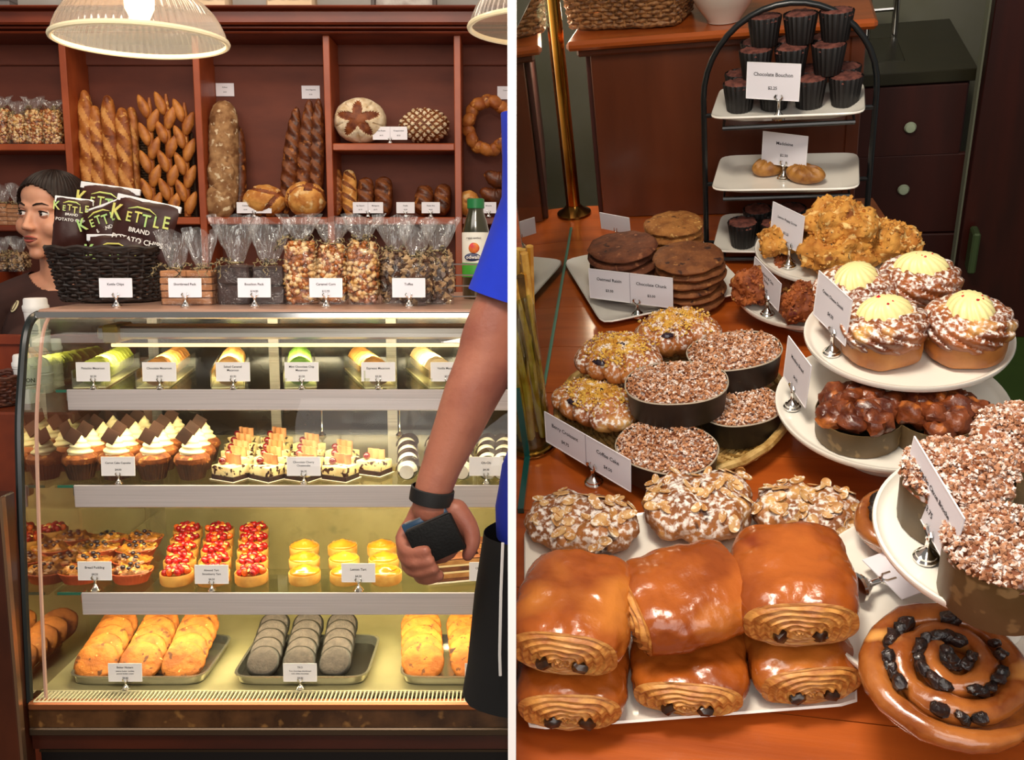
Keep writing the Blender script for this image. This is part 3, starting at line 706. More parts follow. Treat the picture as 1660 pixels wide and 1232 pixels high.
def pz(v, sm=24):
    k = v * (len(prof) - 1); i = min(int(k), len(prof) - 2); f = k - i
    p0, p1, p2, p3 = (prof[max(0, i - 1)], prof[i], prof[i + 1], prof[min(len(prof) - 1, i + 2)])
    return [.5 * (2 * p1[j] + (p2[j] - p0[j]) * f + (2 * p0[j] - 5 * p1[j] + 4 * p2[j] - p3[j]) * f * f + (3 * p1[j] - p0[j] - 3 * p2[j] + p3[j]) * f ** 3) for j in (0, 1)]
q = MB(); q.grid(2, 48, lambda u, v: V((XE + (XR_ - XE) * u, *pz(v))), False); CB('front_glass', q, glassm)
# end wall: mirror-like glass with a dark gasket along the curve
q = MB(); q.grid(1, 48, lambda u, v: V((XE, pz(v)[0] if u == 0 else 2.2, pz(v)[1])), False)
CB('end_glass', q, film('end_glass', tint='#dfeee2', base=.34, rough=.01, ior=1.5))
q = MB(); q.tube([V((XE - .004, pz(k / 40)[0] - .002, pz(k / 40)[1])) for k in range(41)], .0075, 8); CB('gasket', q, mat('gasket_rubber', '#0d1413', rough=.3, coat=.4))
q = MB(); q.tube([V((XE + .022, pz(k / 40)[0] + .006, pz(k / 40)[1])) for k in range(3, 41)], .0035, 6); CB('glass_edge', q, mat('glass_edge', '#c79f92', rough=.15, coat=.5))
backm = mat('case_back_steel', '#c2b084', '#a08f66', sc=5, rough=.36, metal=.65, spk=(('#7d7458', 26, .58, .2),))
CX('back_panel', (XE, 2.2, zd - .02), (XR_, 2.21, z2 - .02), backm)
doorm = mat('sliding_door_glass', '#3b2c1f', '#2a2018', sc=5, rough=.1, coat=.6)
for k in range(3):
    x0 = XE + k * (XR_ - XE) / 3; CX('sliding_door', (x0 + .004, 2.2 + .012 * (k % 2), z2 - .02), (x0 + (XR_ - XE) / 3, 2.208 + .012 * (k % 2), ZT - .03), doorm)
    CX('door_frame', (x0 - .012, 2.185 + .012 * (k % 2), z2 - .02), (x0 + .012, 2.199 + .012 * (k % 2), ZT - .03), steel)
shglass = film('shelf_glass', tint='#f4f6ee', base=.02, rough=.02)
edgeg = mat('green_glass_edge', '#2d6a58', rough=.1, coat=.5)
railm = mat('shelf_rail_steel', '#c8bfc5', '#b8b0b6', sc=24, rough=.4, metal=.2, st=(.15, 4, 30))
for k, zz in ((1, z1), (2, z2), (3, z3)):
    Y0, pyb = shelfY[k]; zb = L(400, pyb, Y0).z
    q = MB(); q.box2((XE + .006, Y0 + .004, zz - .007), (XR_, 2.17, zz - .001)); CB('glass_shelf', q, shglass, flat=True)
    CX('shelf_edge', (XE + .012, Y0 + .002, zz - .0065), (L(122, 800, Y0).x, Y0 + .0045, zz - .0015), edgeg)
    CX('shelf_rail', (L(121, 800, Y0).x, Y0 - .003, zb), (XR_, Y0 + .001, zz), railm, .0012)
    CX('shelf_rail_end', (L(121, 800, Y0).x - .003, Y0 + .0, zz - .022), (L(121, 800, Y0).x + .002, Y0 + .02, zz - .002), chrome, .001)
    if k < 4: lamp_tube(Y0 + .016, zb + .010)
deckm = mat('deck_steel', '#c2b98d', '#aea67c', sc=8, rough=.35, metal=.45)
CX('deck', (XE, 1.572, zd - .012), (XR_, 2.2, zd), deckm)
q = MB(); n = 116; gx0, gx1 = XE + .008, XR_
for k in range(n): q.box((gx0 + (gx1 - gx0) * k / n, 1.550, zd - .002), (.0023, .036, .005))
q.box2((gx0, 1.570, zd - .004), (gx1, 1.575, zd)); q.box2((gx0, 1.529, zd - .004), (gx1, 1.533, zd))
CB('air_grille', q, mat('grille_metal', '#e4dcb8', rough=.4, metal=.2), flat=True, weld=False, stuff=True)
CX('grille_well', (XE, 1.534, zd - .06), (XR_, 1.572, zd - .05), black)
Yf = 1.530
pz_ = lambda y: L(400, y, Yf).z
CX('copper_trim', (XE - .002, Yf - .004, pz_(1151)), (XR_, 1.545, pz_(1138)), mat('copper_trim', '#c0764a', rough=.3, metal=.8), .003)
CX('stone_panel', (XE - .002, Yf, pz_(1180)), (XR_, 1.56, pz_(1151)), mat('brown_stone', '#5a3a20', '#37200f', sc=18, det=8, rough=.25, coat=.4, spk=(('#80592f', 40, .6, .1),)))
CX('steel_trim', (XE - .002, Yf - .005, pz_(1191)), (XR_, 1.56, pz_(1179)), mat('dark_trim', '#5b4a3a', rough=.3, metal=.7), .002)
dw = WOOD('dark_base_wood', '#4a1d0d', '#31120a', (.3, 1, 1))
CX('base_panel', (XE - .002, Yf + .004, pz_(1216)), (XR_, 1.56, pz_(1190)), dw)
CX('kick_panel', (XE - .002, Yf + .03, 0.1), (XR_, 1.6, pz_(1215)), mat('black_kick', '#120a08', rough=.5))
CX('base_cabinet', (XE - .002, 1.6, 0.0), (XR_, 2.24, zd - .03), dw)
CX('kick_trim', (XE - .002, Yf + .024, pz_(1231)), (XR_, Yf + .03, pz_(1227)), _M['dark_trim'])
CX('corner_post', (XE - .06, 1.50, 0), (L(20, 1000, 1.51).x, 1.55, L(0, 808, 1.5).z), WOOD('post_wood', '#4d2210', '#2f1309', (1, 1, .3)), .003)
CX('post_edge', (L(19, 1000, 1.51).x, 1.50, 0), (L(24, 1000, 1.51).x, 1.512, L(0, 808, 1.5).z), mat('post_edge', '#8a6a50', rough=.3, metal=.6))

# ------------------------------------------------------------------ macaroons
macs = [('pistachio', '#b7c04a', '#8f9a2c'), ('chocolate', '#c98a3c', '#7a4a22'), ('salted caramel', '#dfa95a', '#c08448'), ('mint', '#8fc04a', '#5f8f34'), ('espresso', '#d79a45', '#8a5a2c'), ('vanilla', '#f2d9a0', '#c99a5c')]
shl = MB(); shl.lathe([(0, .011), (.010, .0108), (.0175, .0090), (.0212, .0055), (.0222, .003), (.0235, .0022), (.0238, .001), (.0228, .0004), (0, .0002)], 26, fn=lambda t_, v: 1 + (.03 * math.sin(17 * t_) + .02 * math.sin(29 * t_) if v > .55 else 0))
fil = MB(); fil.lathe([(0, -.0028), (.0215, -.0028), (.0222, 0), (.0215, .0028), (0, .0028)], 22)
acry = film('acrylic_tray', tint='#f2f4e4', base=.03, rough=.03, haze=.05)
mtext = (['Pistachio Macaroon'], ['Chocolate Macaroon'], ['Salted Caramel', 'Macaroon'], ['Mint Chocolate Chip', 'Macaroon'], ['Espresso Macaroon'], ['Vanilla Macaroon'])
fr = [(150, 605), (252, 609), (370, 611), (487, 611), (613, 606), (716, 602)]; bk = [(197, 577), (289, 578), (379, 577), (486, 578), (583, 578), (683, 578)]
NM = 10
for i in range(6):
    nm, ca, cb = macs[i]; mm = mat('macaroon_' + nm.replace(' ', '_'), ca, cb, sc=14, lo=.42, hi=.7, rough=.6, bump=.1, bsc=300); fm = mat('filling_' + nm.replace(' ', '_'), cb, rough=.7)
    sm = shl.mesh('shell', mm); fmm = fil.mesh('filling', fm)
    a = V((L(fr[i][0], fr[i][1], 1.715).x, 1.715, z1 + .0265)); c = V((L(bk[i][0], bk[i][1], 1.94).x, 1.94, z1 + .0265)); d = (c - a); rz = -math.atan2(d.x, d.y)
    tr = T('macaroon_tray', 'clear tray holding the row of %s macaroons' % nm, 'tray', FL, (a.x + d.x * .5, a.y + d.y * .5, z1), rz, group='macaroon trays')
    q = MB(); ln = d.length + .05; wd2 = .029
    q.box((0, 0, .0015), (wd2 * 2, ln, .002)); P(tr, 'tray_floor', q, mat('tray_liner', '#eee6c4', rough=.4), flat=True)
    for sx in (-1, 1):
        q = MB(); q.box((sx * wd2, 0, .017), (.0025, ln, .034)); P(tr, 'tray_side', q, acry, flat=True)
    q = MB(); q.box((0, -ln / 2, .010), (wd2 * 2, .0025, .020)); P(tr, 'tray_front', q, acry, flat=True)
    root = None
    for k in range(NM):
        p = a + d * (k / (NM - 1)); lb = '%s macaroon, %s in its row behind the %s card' % (nm, nth(k, NM), mtext[i][0].split()[0].lower())
        if root is None:
            root = T('macaroon', lb, 'macaroon', FL, p, rz, PI / 2 - .05, group=nm + ' macaroons')
            PM(root, 'shell', sm, Matrix.Translation((0, 0, .0028))); PM(root, 'shell', sm, Matrix.Translation((0, 0, -.0028)) @ Matrix.Rotation(PI, 4, 'X')); PM(root, 'filling', fmm)
        else: dup(root, lb, FL, p, rz, PI / 2 - .05)
    cp = ((147, 609), (255, 609), (375, 611), (487, 612), (612, 611), (725, 611))[i]
    lines = [(mtext[i][0], .88, .68 if len(mtext[i]) == 1 else .76)] + ([(mtext[i][1], .88, .58)] if len(mtext[i]) > 1 else []) + [('$3.50', .8, .26)]
    card(FL, (L(cp[0], 620, 1.672).x, 1.6835, z1), lines, 'price card for the %s macaroons on the top shelf' % nm, up=.013, ss=.8, lean=.05)

# ------------------------------------------------------------------ cupcakes
capm = mat('cupcake_sponge', '#93501f', '#683214', sc=60, rough=.8, bump=.4, bsc=200, spk=(('#c98a45', 90, .6, .1),))
frost = mat('cream_frosting', '#eadcae', rough=.5, sss=.1); wrapm = mat('brown_wrapper', '#4a2a1a', '#3a2014', sc=40, rough=.6); chocm = mat('chocolate_square', '#3a2218', '#2b1810', sc=30, rough=.7, coat=0, spec=.2)
cw = MB(); cw.lathe([(0, 0), (.022, 0), (.0305, .031), (.0312, .032), (.0300, .0322)], 90, fn=lambda t_, v: 1 + .028 * math.cos(30 * t_) * (v > .2)); cwm = cw.mesh('wrapper', wrapm)
cs = MB(); cs.lathe([(.029, .028), (.033, .034), (.0325, .041), (.027, .047), (.017, .051), (0, .052)], 30); csm = cs.mesh('sponge', capm, disp=(.003, 55, 3))
cf = MB()
def _fr(u, v):
    t_ = 2 * PI * u; z = .048 + .036 * v; r_ = (.0225 * (1 - v) ** .65 + .0008) * (1 + .09 * math.sin(v * 22 + t_)); return V((r_ * math.cos(t_), r_ * math.sin(t_), z))
cf.grid(26, 30, _fr, True, False, True); cfm = cf.mesh('frosting', frost)
cc = MB(); cc.box((0, 0, 0), (.024, .0022, .026), 0, .0004); ccm = cc.mesh('chocolate_square', chocm, flat=True)
root = None
cols = [((133, 783), 1), ((191, 783), 1), ((251, 783), 0), ((313, 783), 0)]
for ci, (px, n, dx) in enumerate(((133, 4, -.009), (191, 4, -.010), (250, 4, -.010), (313, 3, -.011))):
    for k in range(n):
        a = V((L(px, 783, 1.713).x + dx * k, 1.713 + .068 * k, z2)); lb = 'frosted cupcake with chocolate square, %s in the column %s' % (nth(k, n), ('by the end glass', 'behind the cupcake card', 'after the cupcake card', 'beside the cheesecakes')[ci])
        rz = rnd.uniform(-.3, .3)
        if root is None:
            root = T('cupcake', lb, 'cupcake', FL, a, 0, group='frosted cupcakes')
            PM(root, 'wrapper', cwm); PM(root, 'sponge', csm); PM(root, 'frosting', cfm); PM(root, 'chocolate_square', ccm, Matrix.Translation((-.006, -.011, .083)) @ Matrix.Rotation(.25, 4, 'Z') @ Matrix.Rotation(-.30, 4, 'X') @ Matrix.Rotation(.62, 4, 'Y'))
        else: dup(root, lb, FL, a, rz)
card(FL, (L(191, 775, 1.665).x, 1.668, z2), two('Carrot Cake Cupcake', '$4.00', .85), 'price card for the cupcakes on the middle shelf', up=.014, ss=.8)

# ------------------------------------------------------------------ cherry cheesecakes
cream = mat('cheesecake_cream', '#f0dfae', '#e2c88a', sc=40, rough=.5, sss=.1, spk=(('#3a1712', 75, .55, .05),)); crumbm = mat('cake_base', '#3a1c12', '#27120c', sc=60, rough=.8, bump=.4, bsc=200); cherry = mat('cherry', '#6a0b16', rough=.08, coat=.8); wafer = mat('pink_tan_wafer', '#d79a70', '#b87a4c', sc=30, rough=.6)
cb_ = MB(); cb_.box((0, 0, .005), (.056, .044, .009), 0, .001); cbm = cb_.mesh('cake_base', crumbm, disp=None, flat=True)
cr_ = MB(); cr_.box((0, 0, .018), (.055, .043, .018), 0, .002, seg=2); crm = cr_.mesh('cream_layer', cream)
ch_ = MB(); ch_.ball((-.013, -.006, .0335), .0072, 14, 10); chm_ = ch_.mesh('cherry', cherry)
wa_ = MB(); wa_.grid(14, 6, lambda u, v: V(((u - .5) * .036, .006 + .0018 * math.sin(u * 14), .027 + .019 * v)), False); wa_.grid(14, 6, lambda u, v: V(((u - .5) * .036, .009 + .0018 * math.sin(u * 14), .027 + .019 * v)), False)
for vv in (0, 1): wa_.grid(14, 1, lambda u, v: V(((u - .5) * .036, .006 + .003 * v + .0018 * math.sin(u * 14), .027 + .019 * vv)), False)
wam = wa_.mesh('wafer', wafer)
bd_ = MB(); bd_.box((0, 0, .0004), (.062, .05, .0008)); bdm = bd_.mesh('cake_board', mat('board_white', '#e6dfcd', rough=.5), flat=True)
root = None
for rk, (Y, xs) in enumerate(((1.708, (374, 434, 492, 552)), (1.75, (607,)), (1.772, (384, 441, 498, 555)), (1.83, (388, 444, 500, 556)), (1.895, (393, 447, 503)), (1.96, (398, 451)))):
    for k, px in enumerate(xs):
        a = V((L(px, 770, Y).x, Y, z2))
        lb = 'cherry-topped cheesecake square, %s in the %s row of cheesecakes' % (('first from the cupcakes', 'second from the cupcakes', 'third from the cupcakes', 'fourth from the cupcakes')[k], ('front', 'short', 'second', 'third', 'fourth', 'rear')[rk])
        if root is None:
            root = T('cheesecake', lb, 'cake', FL, a, -.5, group='cherry cheesecakes')
            for nm, me in (('cake_board', bdm), ('cake_base', cbm), ('cream_layer', crm), ('cherry', chm_), ('wafer', wam)): PM(root, nm, me)
        else: dup(root, lb, FL, a, -.5 + rnd.uniform(-.12, .12))
card(FL, (L(492, 775, 1.665).x, 1.668, z2), [('Chocolate Cherry', .85, .72), ('Cheesecake', .85, .54), ('$6.25', .8, .24)], 'price card for the cherry cheesecakes', up=.014, ss=.8)

# ------------------------------------------------------------------ cream-coated cake rolls
ohw = mat('white_coating', '#ece6da', '#d8cfbf', sc=30, rough=.3, coat=.3); ohb = mat('chocolate_coating', '#2a1710', rough=.25, coat=.5)
oh = MB(); oh.grid(22, 14, lambda u, v: V((.020 * math.cos(2 * PI * u) * math.sin(PI * (.08 + .84 * v)) ** .3, -.028 + .056 * v, .021 + .020 * math.sin(2 * PI * u) * math.sin(PI * (.08 + .84 * v)) ** .3)), True, True, True, lambda u, v: 0 if .0 <= u < .5 else 1)
ohm = oh.mesh('cake_roll', [ohw, ohb])
dz = MB()
for k in range(6): dz.tube([V((.0207 * math.cos(x), -.02 + .007 * k + .0035 * math.sin(x * 2), .0212 + .0205 * math.sin(x))) for x in [PI * i / 12 for i in range(13)]], .0009, 5)
dzm = dz.mesh('chocolate_drizzle', ohb)
root = None
k = 0
for Y in (1.70, 1.77, 1.84, 1.91):
    for px in (662, 707, 752, 790, 815):
        a = V((L(px, 775, Y).x, Y, z2)); k += 1
        lb = 'chocolate-drizzled white cake roll, %s row, %s from the cheesecakes' % (('front', 'second', 'third', 'rear')[int(round((Y - 1.7) / .07))], ('first', 'second', 'third', 'fourth', 'fifth')[(k - 1) % 5])
        if root is None:
            root = T('cake_roll', lb, 'cake', FL, a, 0, group='drizzled cake rolls'); PM(root, 'cake_body', ohm); PM(root, 'chocolate_drizzle', dzm)
        else: dup(root, lb, FL, a, rnd.uniform(-.15, .15))
card(FL, (L(788, 780, 1.665).x, 1.668, z2), two('Oh-Oh', '$4.00'), 'price card for the drizzled cake rolls beside the wrist', up=.014, ss=.8)

# ------------------------------------------------------------------ bread puddings
pudm = mat('bread_pudding', '#bb7a28', '#7d4714', sc=55, rough=.4, coat=.25, bump=.4, bsc=180, spk=(('#4a2210', 45, .60, .06), ('#e6b860', 80, .62, .08))); cupm = mat('red_paper_cup', '#c2582e', '#a8431f', sc=20, rough=.6); berry = mat('dark_berry', '#241422', rough=.3, coat=.4)
pc = MB(); pc.lathe([(0, .001), (.027, .001), (.0355, .021), (.0365, .0215), (.0352, .0225), (.0345, .018)], 96, fn=lambda t_, v: 1 + .022 * math.cos(34 * t_) * (.25 < v), ax=1.12, ay=.86); pcm = pc.mesh('paper_cup', cupm)
pb = MB(); pb.grid(30, 12, lambda u, v: V((.0345 * 1.12 * v * math.cos(2 * PI * u), .0345 * .86 * v * math.sin(2 * PI * u), .030 - .012 * v ** 3)), True); pbm = pb.mesh('pudding', pudm, disp=(.010, 70, 4, 4))
br_ = MB(); br_.ball((0, 0, 0), (.005, .0045, .0035), 9, 6); brm = br_.mesh('berry', berry)
root = None
for k, (px, Y, lb) in enumerate(((131, 1.684, 'front row, by the end glass'), (213, 1.684, 'front row, beside the card'), (150, 1.745, 'second row, by the end glass'), (215, 1.745, 'second row, next to the fruit tarts'), (163, 1.815, 'third row, by the end glass'), (224, 1.815, 'third row, next to the fruit tarts'), (178, 1.885, 'rear row, by the end glass'), (237, 1.885, 'rear row, next to the fruit tarts'))):
    a = V((L(px, 940, Y).x, Y, z3 + .0005)); lb = 'bread pudding in a red paper cup, ' + lb
    if root is None:
        root = T('bread_pudding', lb, 'pudding', FL, a, .1, group='bread puddings'); PM(root, 'paper_cup', pcm); PM(root, 'pudding', pbm)
        for (bx, by) in ((-.012, -.006), (.01, .008), (.016, -.008), (-.004, .012), (.002, -.014)): PM(root, 'berry', brm, Matrix.Translation((bx, by, .031)))
    else: dup(root, lb, FL, a, rnd.uniform(-.3, .3))
card(FL, (L(153, 955, 1.635).x, 1.640, z3), two('Bread Pudding', '$4.50'), 'price card for the bread puddings', up=.018)

# ------------------------------------------------------------------ fruit tarts
tshell = mat('tart_shell', '#dca24a', '#c2853a', sc=40, rough=.6, bump=.1); redf = mat('red_fruit', '#b81416', '#7d0b10', sc=60, rough=.25, coat=.25); orf = mat('orange_fruit', '#d25a18', rough=.25, coat=.25); yelf = mat('almond_sliver', '#efd070', rough=.4)
ts = MB(); ts.lathe([(0, .001), (.0285, .001), (.0305, .004), (.0308, .021), (.0300, .0222), (.0288, .0215), (.028, .017), (0, .018)], 40, fn=lambda t_, v: 1 + .008 * math.cos(40 * t_)); tsm = ts.mesh('tart_shell', tshell)
fp = MB(); fp.ball((0, 0, 0), (.0085, .007, .006), 9, 6); fpm = [fp.mesh('fruit_piece', m) for m in (redf, orf, redf)]
al = MB(); al.ball((0, 0, 0), (.006, .0028, .0018), 8, 4); alm = al.mesh('almond_sliver', yelf)
root = None
for ci, (x0, dx) in enumerate(((287, -.0175), (346, -.0175), (408, -.017))):
    for k in range(5):
        Y = 1.679 + .066 * k; a = V((L(x0, 940, 1.679).x + dx * k, Y, z3)); lb = 'red fruit tart, %s in the column %s' % (nth(k, 5), ('beside the bread puddings', 'behind the tart card', 'beside the lemon tarts')[ci])
        if root is None:
            root = T('fruit_tart', lb, 'tart', FL, a, 0, group='red fruit tarts'); PM(root, 'tart_shell', tsm)
            pr = random.Random(5)
            for j in range(15):
                r_ = .024 * math.sqrt((j + .5) / 15); t_ = j * 2.4
                PM(root, 'fruit_piece', fpm[j % 3 if j % 2 else 0], Matrix.Translation((r_ * math.cos(t_), r_ * math.sin(t_), .0225 + .006 * (1 - r_ / .024) + pr.uniform(0, .003))) @ Euler((pr.random() * 2, pr.random() * 2, pr.random() * 6)).to_matrix().to_4x4())
            for j in range(6):
                t_ = pr.random() * 6.3; r_ = .018 * pr.random() ** .5
                PM(root, 'almond_sliver', alm, Matrix.Translation((r_ * math.cos(t_), r_ * math.sin(t_), .031)) @ Euler((.4, .3, t_)).to_matrix().to_4x4())
        else: dup(root, lb, FL, a, rnd.random() * 6)
card(FL, (L(343, 958, 1.635).x, 1.638, z3), [('Almond Tart', .85, .72), ('Strawberry Tart', .85, .52), ('$4.50', .8, .24)], 'price card for the fruit tarts', up=.012, ss=.8)

# ------------------------------------------------------------------ lemon tarts
lem = mat('lemon_cream', '#d99a2c', '#c47f1c', sc=18, rough=.2, coat=.6)
ls = MB(); ls.lathe([(0, .001), (.0275, .001), (.0298, .004), (.0303, .0195), (.0295, .021), (.028, .0205)], 36); lsm = ls.mesh('tart_shell', mat('pale_tart_shell', '#e0ac52', '#c98f3c', sc=40, rough=.6))
lf = MB(); lf.lathe([(.0285, .019), (.0285, .0225), (.026, .0255), (.021, .0262), (.020, .0285), (.0125, .030), (.0115, .0315), (.0065, .0325), (.003, .0345), (0, .0348)], 32, fn=lambda t_, v: 1 + .05 * math.sin(t_ + v * 9)); lfm = lf.mesh('lemon_cream', lem, ang=70)
root = None
for ri, Y in enumerate((1.682, 1.758, 1.834)):
    for ci, x0 in enumerate((494, 561, 626)):
        a = V((L(x0, 940, 1.682).x + (-.017, -.017, -.0145)[ci] * ri, Y, z3)); lb = 'glazed lemon tart with a swirled top, %s row, %s from the fruit tarts' % (('front', 'middle', 'rear')[ri], ('first', 'second', 'third')[ci])
        if root is None:
            root = T('lemon_tart', lb, 'tart', FL, a, 0, group='lemon tarts'); PM(root, 'tart_shell', lsm); PM(root, 'lemon_cream', lfm)
        else: dup(root, lb, FL, a, rnd.random() * 6)
card(FL, (L(581, 957, 1.635).x, 1.638, z3), two('Lemon Tart', '$4.50'), 'price card for the lemon tarts', up=.015)

# layered cake slices beneath the hand
lay = [mat('dark_layer', '#5a2c14', '#7a4420', sc=60, rough=.7), mat('tan_layer', '#c08a50', '#a06a35', sc=40, rough=.6), mat('cream_stripe', '#f0dca8', rough=.5)]
for k, (px, Y, rz, lb) in enumerate(((738, 1.70, .25, 'layered caramel cake slice on the lower shelf below the hand'), (790, 1.73, .2, 'layered caramel cake slice beside the black shorts'), (755, 1.79, .22, 'layered caramel cake slice behind the other two'))):
    t2 = T('cake_slice', lb, 'cake', FL, V((L(px, 945, Y).x, Y, z3)), rz, group='layered cake slices')
    z = .002
    for j, (hh, mi) in enumerate(((.006, 0), (.009, 1), (.004, 2), (.009, 0), (.004, 2), (.009, 1), (.003, 0))):
        q = MB(); q.box((0, 0, z + hh / 2), (.10 - .001 * j, .036, hh), 0, .0008); P(t2, 'cake_layer', q, lay[mi], flat=True); z += hh
    q = MB(); q.box((0, 0, .001), (.112, .045, .0015)); P(t2, 'cake_board', q, bdm.materials[0], flat=True)
card(FL, (L(788, 955, 1.64).x, 1.642, z3), two('Chocolate Caramel', '$5.75', .8), 'price card for the layered cake slices, half behind the shorts', up=.016)
# signs and tartlets at the back of the middle shelf
for px, lb in ((522, 'small gold sign at the back of the middle shelf, nearer the cheesecakes'), (648, 'small gold sign at the back of the middle shelf above the cake rolls')):
    card(FL, (L(px, 690, 2.1).x, 2.1, z2), [('Gift Cards', .9, .5)], lb, w=.05, h=.017, up=.065, border=False)
    SIDE_last = list(SIDE)[-1]
    for o in SIDE_last.children:
        if o.name.startswith('card'): o.data.materials[0] = mat('gold_card', '#d6b763', rough=.5)

# ------------------------------------------------------------------ trays of cookies on the deck
traym = mat('tray_metal', '#a9a79c', rough=.22, metal=.85); dlin = mat('dark_liner', '#17130f', rough=.5)
def cookie_mesh(r, h, m, n=40, amp=.0022, fq=55, scal=0, seed=1):
    q = MB(); q.lathe([(0, 0), (r * .93, 0), (r * .99, h * .25), (r, h * .45), (r * .96, h * .75), (r * .86, h * .93), (r * .6, h), (r * .3, h * 1.03), (0, h * 1.04)], n, fn=lambda t_, v: 1 + (scal * abs(math.sin(18 * t_)) if .1 < v < .8 else 0) + .015 * math.sin(3 * t_ + seed), mi=(lambda u, v: 1 if .1 < v < .66 else 0) if scal else 0)
    return q.mesh('cookie', m, disp=(amp, fq, seed))
nutm = mat('peanut_cookie', '#b0661c', '#8c4a10', sc=40, rough=.75, bump=.5, bsc=160, spk=(('#d9a45c', 90, .69, .05), ('#5a300f', 60, .62, .06))); tkom = mat('dark_cookie', '#4a403b', '#3a322e', sc=90, rough=.8, bump=.3, bsc=260); orm = mat('golden_cookie', '#bf6e1a', '#a05610', sc=50, rough=.75, bump=.5, bsc=140, spk=(('#6b3a12', 80, .62, .05), ('#3d1e0b', 40, .68, .04)))
for ti, (x0, x1, yb_, nm, mt_, cols, lab, cr) in enumerate(((106, 332, 1108, 'oval nut', nutm, (157, 229, 298), 'shallow metal tray of nut cookies on the case floor', .040), (374, 596, 1110, 'dark scalloped', tkom, (428, 486, 545), 'shallow metal tray of dark scalloped cookies on the case floor', .031), (646, 872, 1106, 'golden cracked', orm, (686, 765), 'shallow metal tray of golden cookies beside the shorts', .040))):
    Y0 = 1.585; xa = L(x0, yb_, Y0).x; xb = L(x1, yb_, Y0).x; ln = .185
    tr = T('metal_tray', lab, 'tray', FL, ((xa + xb) / 2, Y0 + ln / 2, zd)); hw = (xb - xa) / 2
    q = MB()
    def rr(sc_, z): return lambda t_: superpt(t_, (hw) * sc_, ln / 2 * sc_, 9) + V((0, 0, z))
    pr_ = [(.93, .001), (.955, .004), (.97, .016), (1.0, .018), (1.0, .0195), (.965, .0195), (.945, .006), (.93, .003)]
    q.grid(72, len(pr_) - 1, lambda u, v: superpt(2 * PI * u, hw * pr_[int(round(v * 7))][0], ln / 2 * pr_[int(round(v * 7))][0], 9) + V((0, 0, pr_[int(round(v * 7))][1])), True)
    P(tr, 'tray_wall', q, traym)
    q = MB(); q.grid(48, 1, lambda u, v: superpt(2 * PI * u, hw * .94 * v, ln / 2 * .94 * v, 9) + V((0, 0, .0035)), True); P(tr, 'tray_floor', q, dlin if ti == 1 else traym)
    me = cookie_mesh(cr, .011 if ti != 1 else .012, mt_ if ti != 1 else [mt_, dlin], scal=.05 if ti == 1 else 0, seed=ti + 2, amp=.0022 if ti != 1 else .0006)
    N = 5
    for ci, px in enumerate(cols):
        for k in range(N):
            Y = Y0 + .050 + .033 * k; p = V((L(px, 1080, Y0 + .05).x - (.0035, .003, .004)[ti] * k, Y, zd + .022 + .0035 * k)); lb = '%s cookie, %s in the %s overlapping row of its tray' % (nm, nth(k, N), ('first', 'second', 'third')[ci])
            o = raw('cookie', me); o.matrix_world = xf(FL, p, rnd.uniform(-.1, .1), .66, rnd.uniform(-.05, .05)); tag(o, lb, 'cookie', nm + ' cookies'); SIDE[o] = FL
for px, l3, lb in ((202, (('Better Nutters', .8, .78), ('peanut butter cookies', .6, .58), ('peanut butter cream', .6, .44), ('$4.00', .75, .2)), 'price card in front of the nut cookie tray'), (486, (('TKO', .8, .78), ('Two chocolate shortbread', .6, .58), ('with white chocolate', .6, .44), ('$4.00', .75, .2)), 'price card in front of the dark cookie tray'), (781, (('Snickerdoodle', .8, .78), ('soft cinnamon cookie', .6, .55), ('$3.00', .75, .2)), 'price card in front of the golden cookie tray')):
    card(FL, (L(px, 1115, 1.572).x, 1.577, zd), list(l3), lb, w=.061, h=.034, up=.013, ss=.8)

# ------------------------------------------------------------------ beyond the end of the case
q = MB(); q.box2((-1.9, 2.13, 0), (XE - .02, 2.155, L(20, 549, 2.13).z)); q.box2((-1.9, 2.12, L(20, 557, 2.13).z), (XE - .02, 2.165, L(20, 547, 2.13).z + .004))
ONE('service_counter', 'reddish wooden counter panel between clerk and glass case end', 'counter', FL, (0, 0, 0), q, wd, flat=True)
zl = L(50, 648, 1.95).z
q = MB(); q.box2((-1.7, 1.80, 0), (XE - .015, 2.118, zl), 0, .004)
ONE('side_counter', 'low brown wooden counter beside the end glass carrying paper cups', 'counter', FL, (0, 0, 0), q, WOOD('side_wood', '#7a3114', '#5b210d', (1, .3, 1)), flat=True)
cupw = mat('paper_cup_white', '#e9e6e4', rough=.5); cupt = mat('cup_beige', '#cfc6b4', rough=.5)
def cups(px, py, Y, wpx, n, lab, m, z0):
    s = Y / 1500; r_ = wpx * s / 2; x = L(px, py, Y).x; h = (L(px, py, Y).z - z0)
    t2 = T('cup_stack', lab, 'cups', FL, (x, Y, z0)); st_ = h / n
    for k in range(n):
        q = MB(); q.lathe([(r_ * .84, st_ * k), (r_ * .98, st_ * (k + .86)), (r_ * 1.03, st_ * (k + .88)), (r_ * 1.03, st_ * (k + .96)), (r_ * .95, st_ * (k + .97)), (r_ * .9, st_ * (k + .8))] if k == 0 or k == n - 1 else [(r_ * .95, st_ * k), (r_ * .98, st_ * (k + .86)), (r_ * 1.03, st_ * (k + .88)), (r_ * 1.03, st_ * (k + .98))], 32)
        P(t2, 'cup', q, m)
    q = MB(); q.lathe([(r_ * 1.06, h * .99), (r_ * 1.06, h * 1.0 + .006), (r_ * .96, h + .009), (r_ * .94, h + .02), (r_ * .86, h + .023), (0, h + .023)], 32); P(t2, 'lid', q, cupw)
    return t2
cups(58, 500, 2.045, 38, 4, 'tall stack of white paper cups with a lid, close to the clerk', cupw, zl)
cups(86, 566, 2.075, 27, 7, 'stack of beige paper cups nearest the case end glass', cupt, zl)
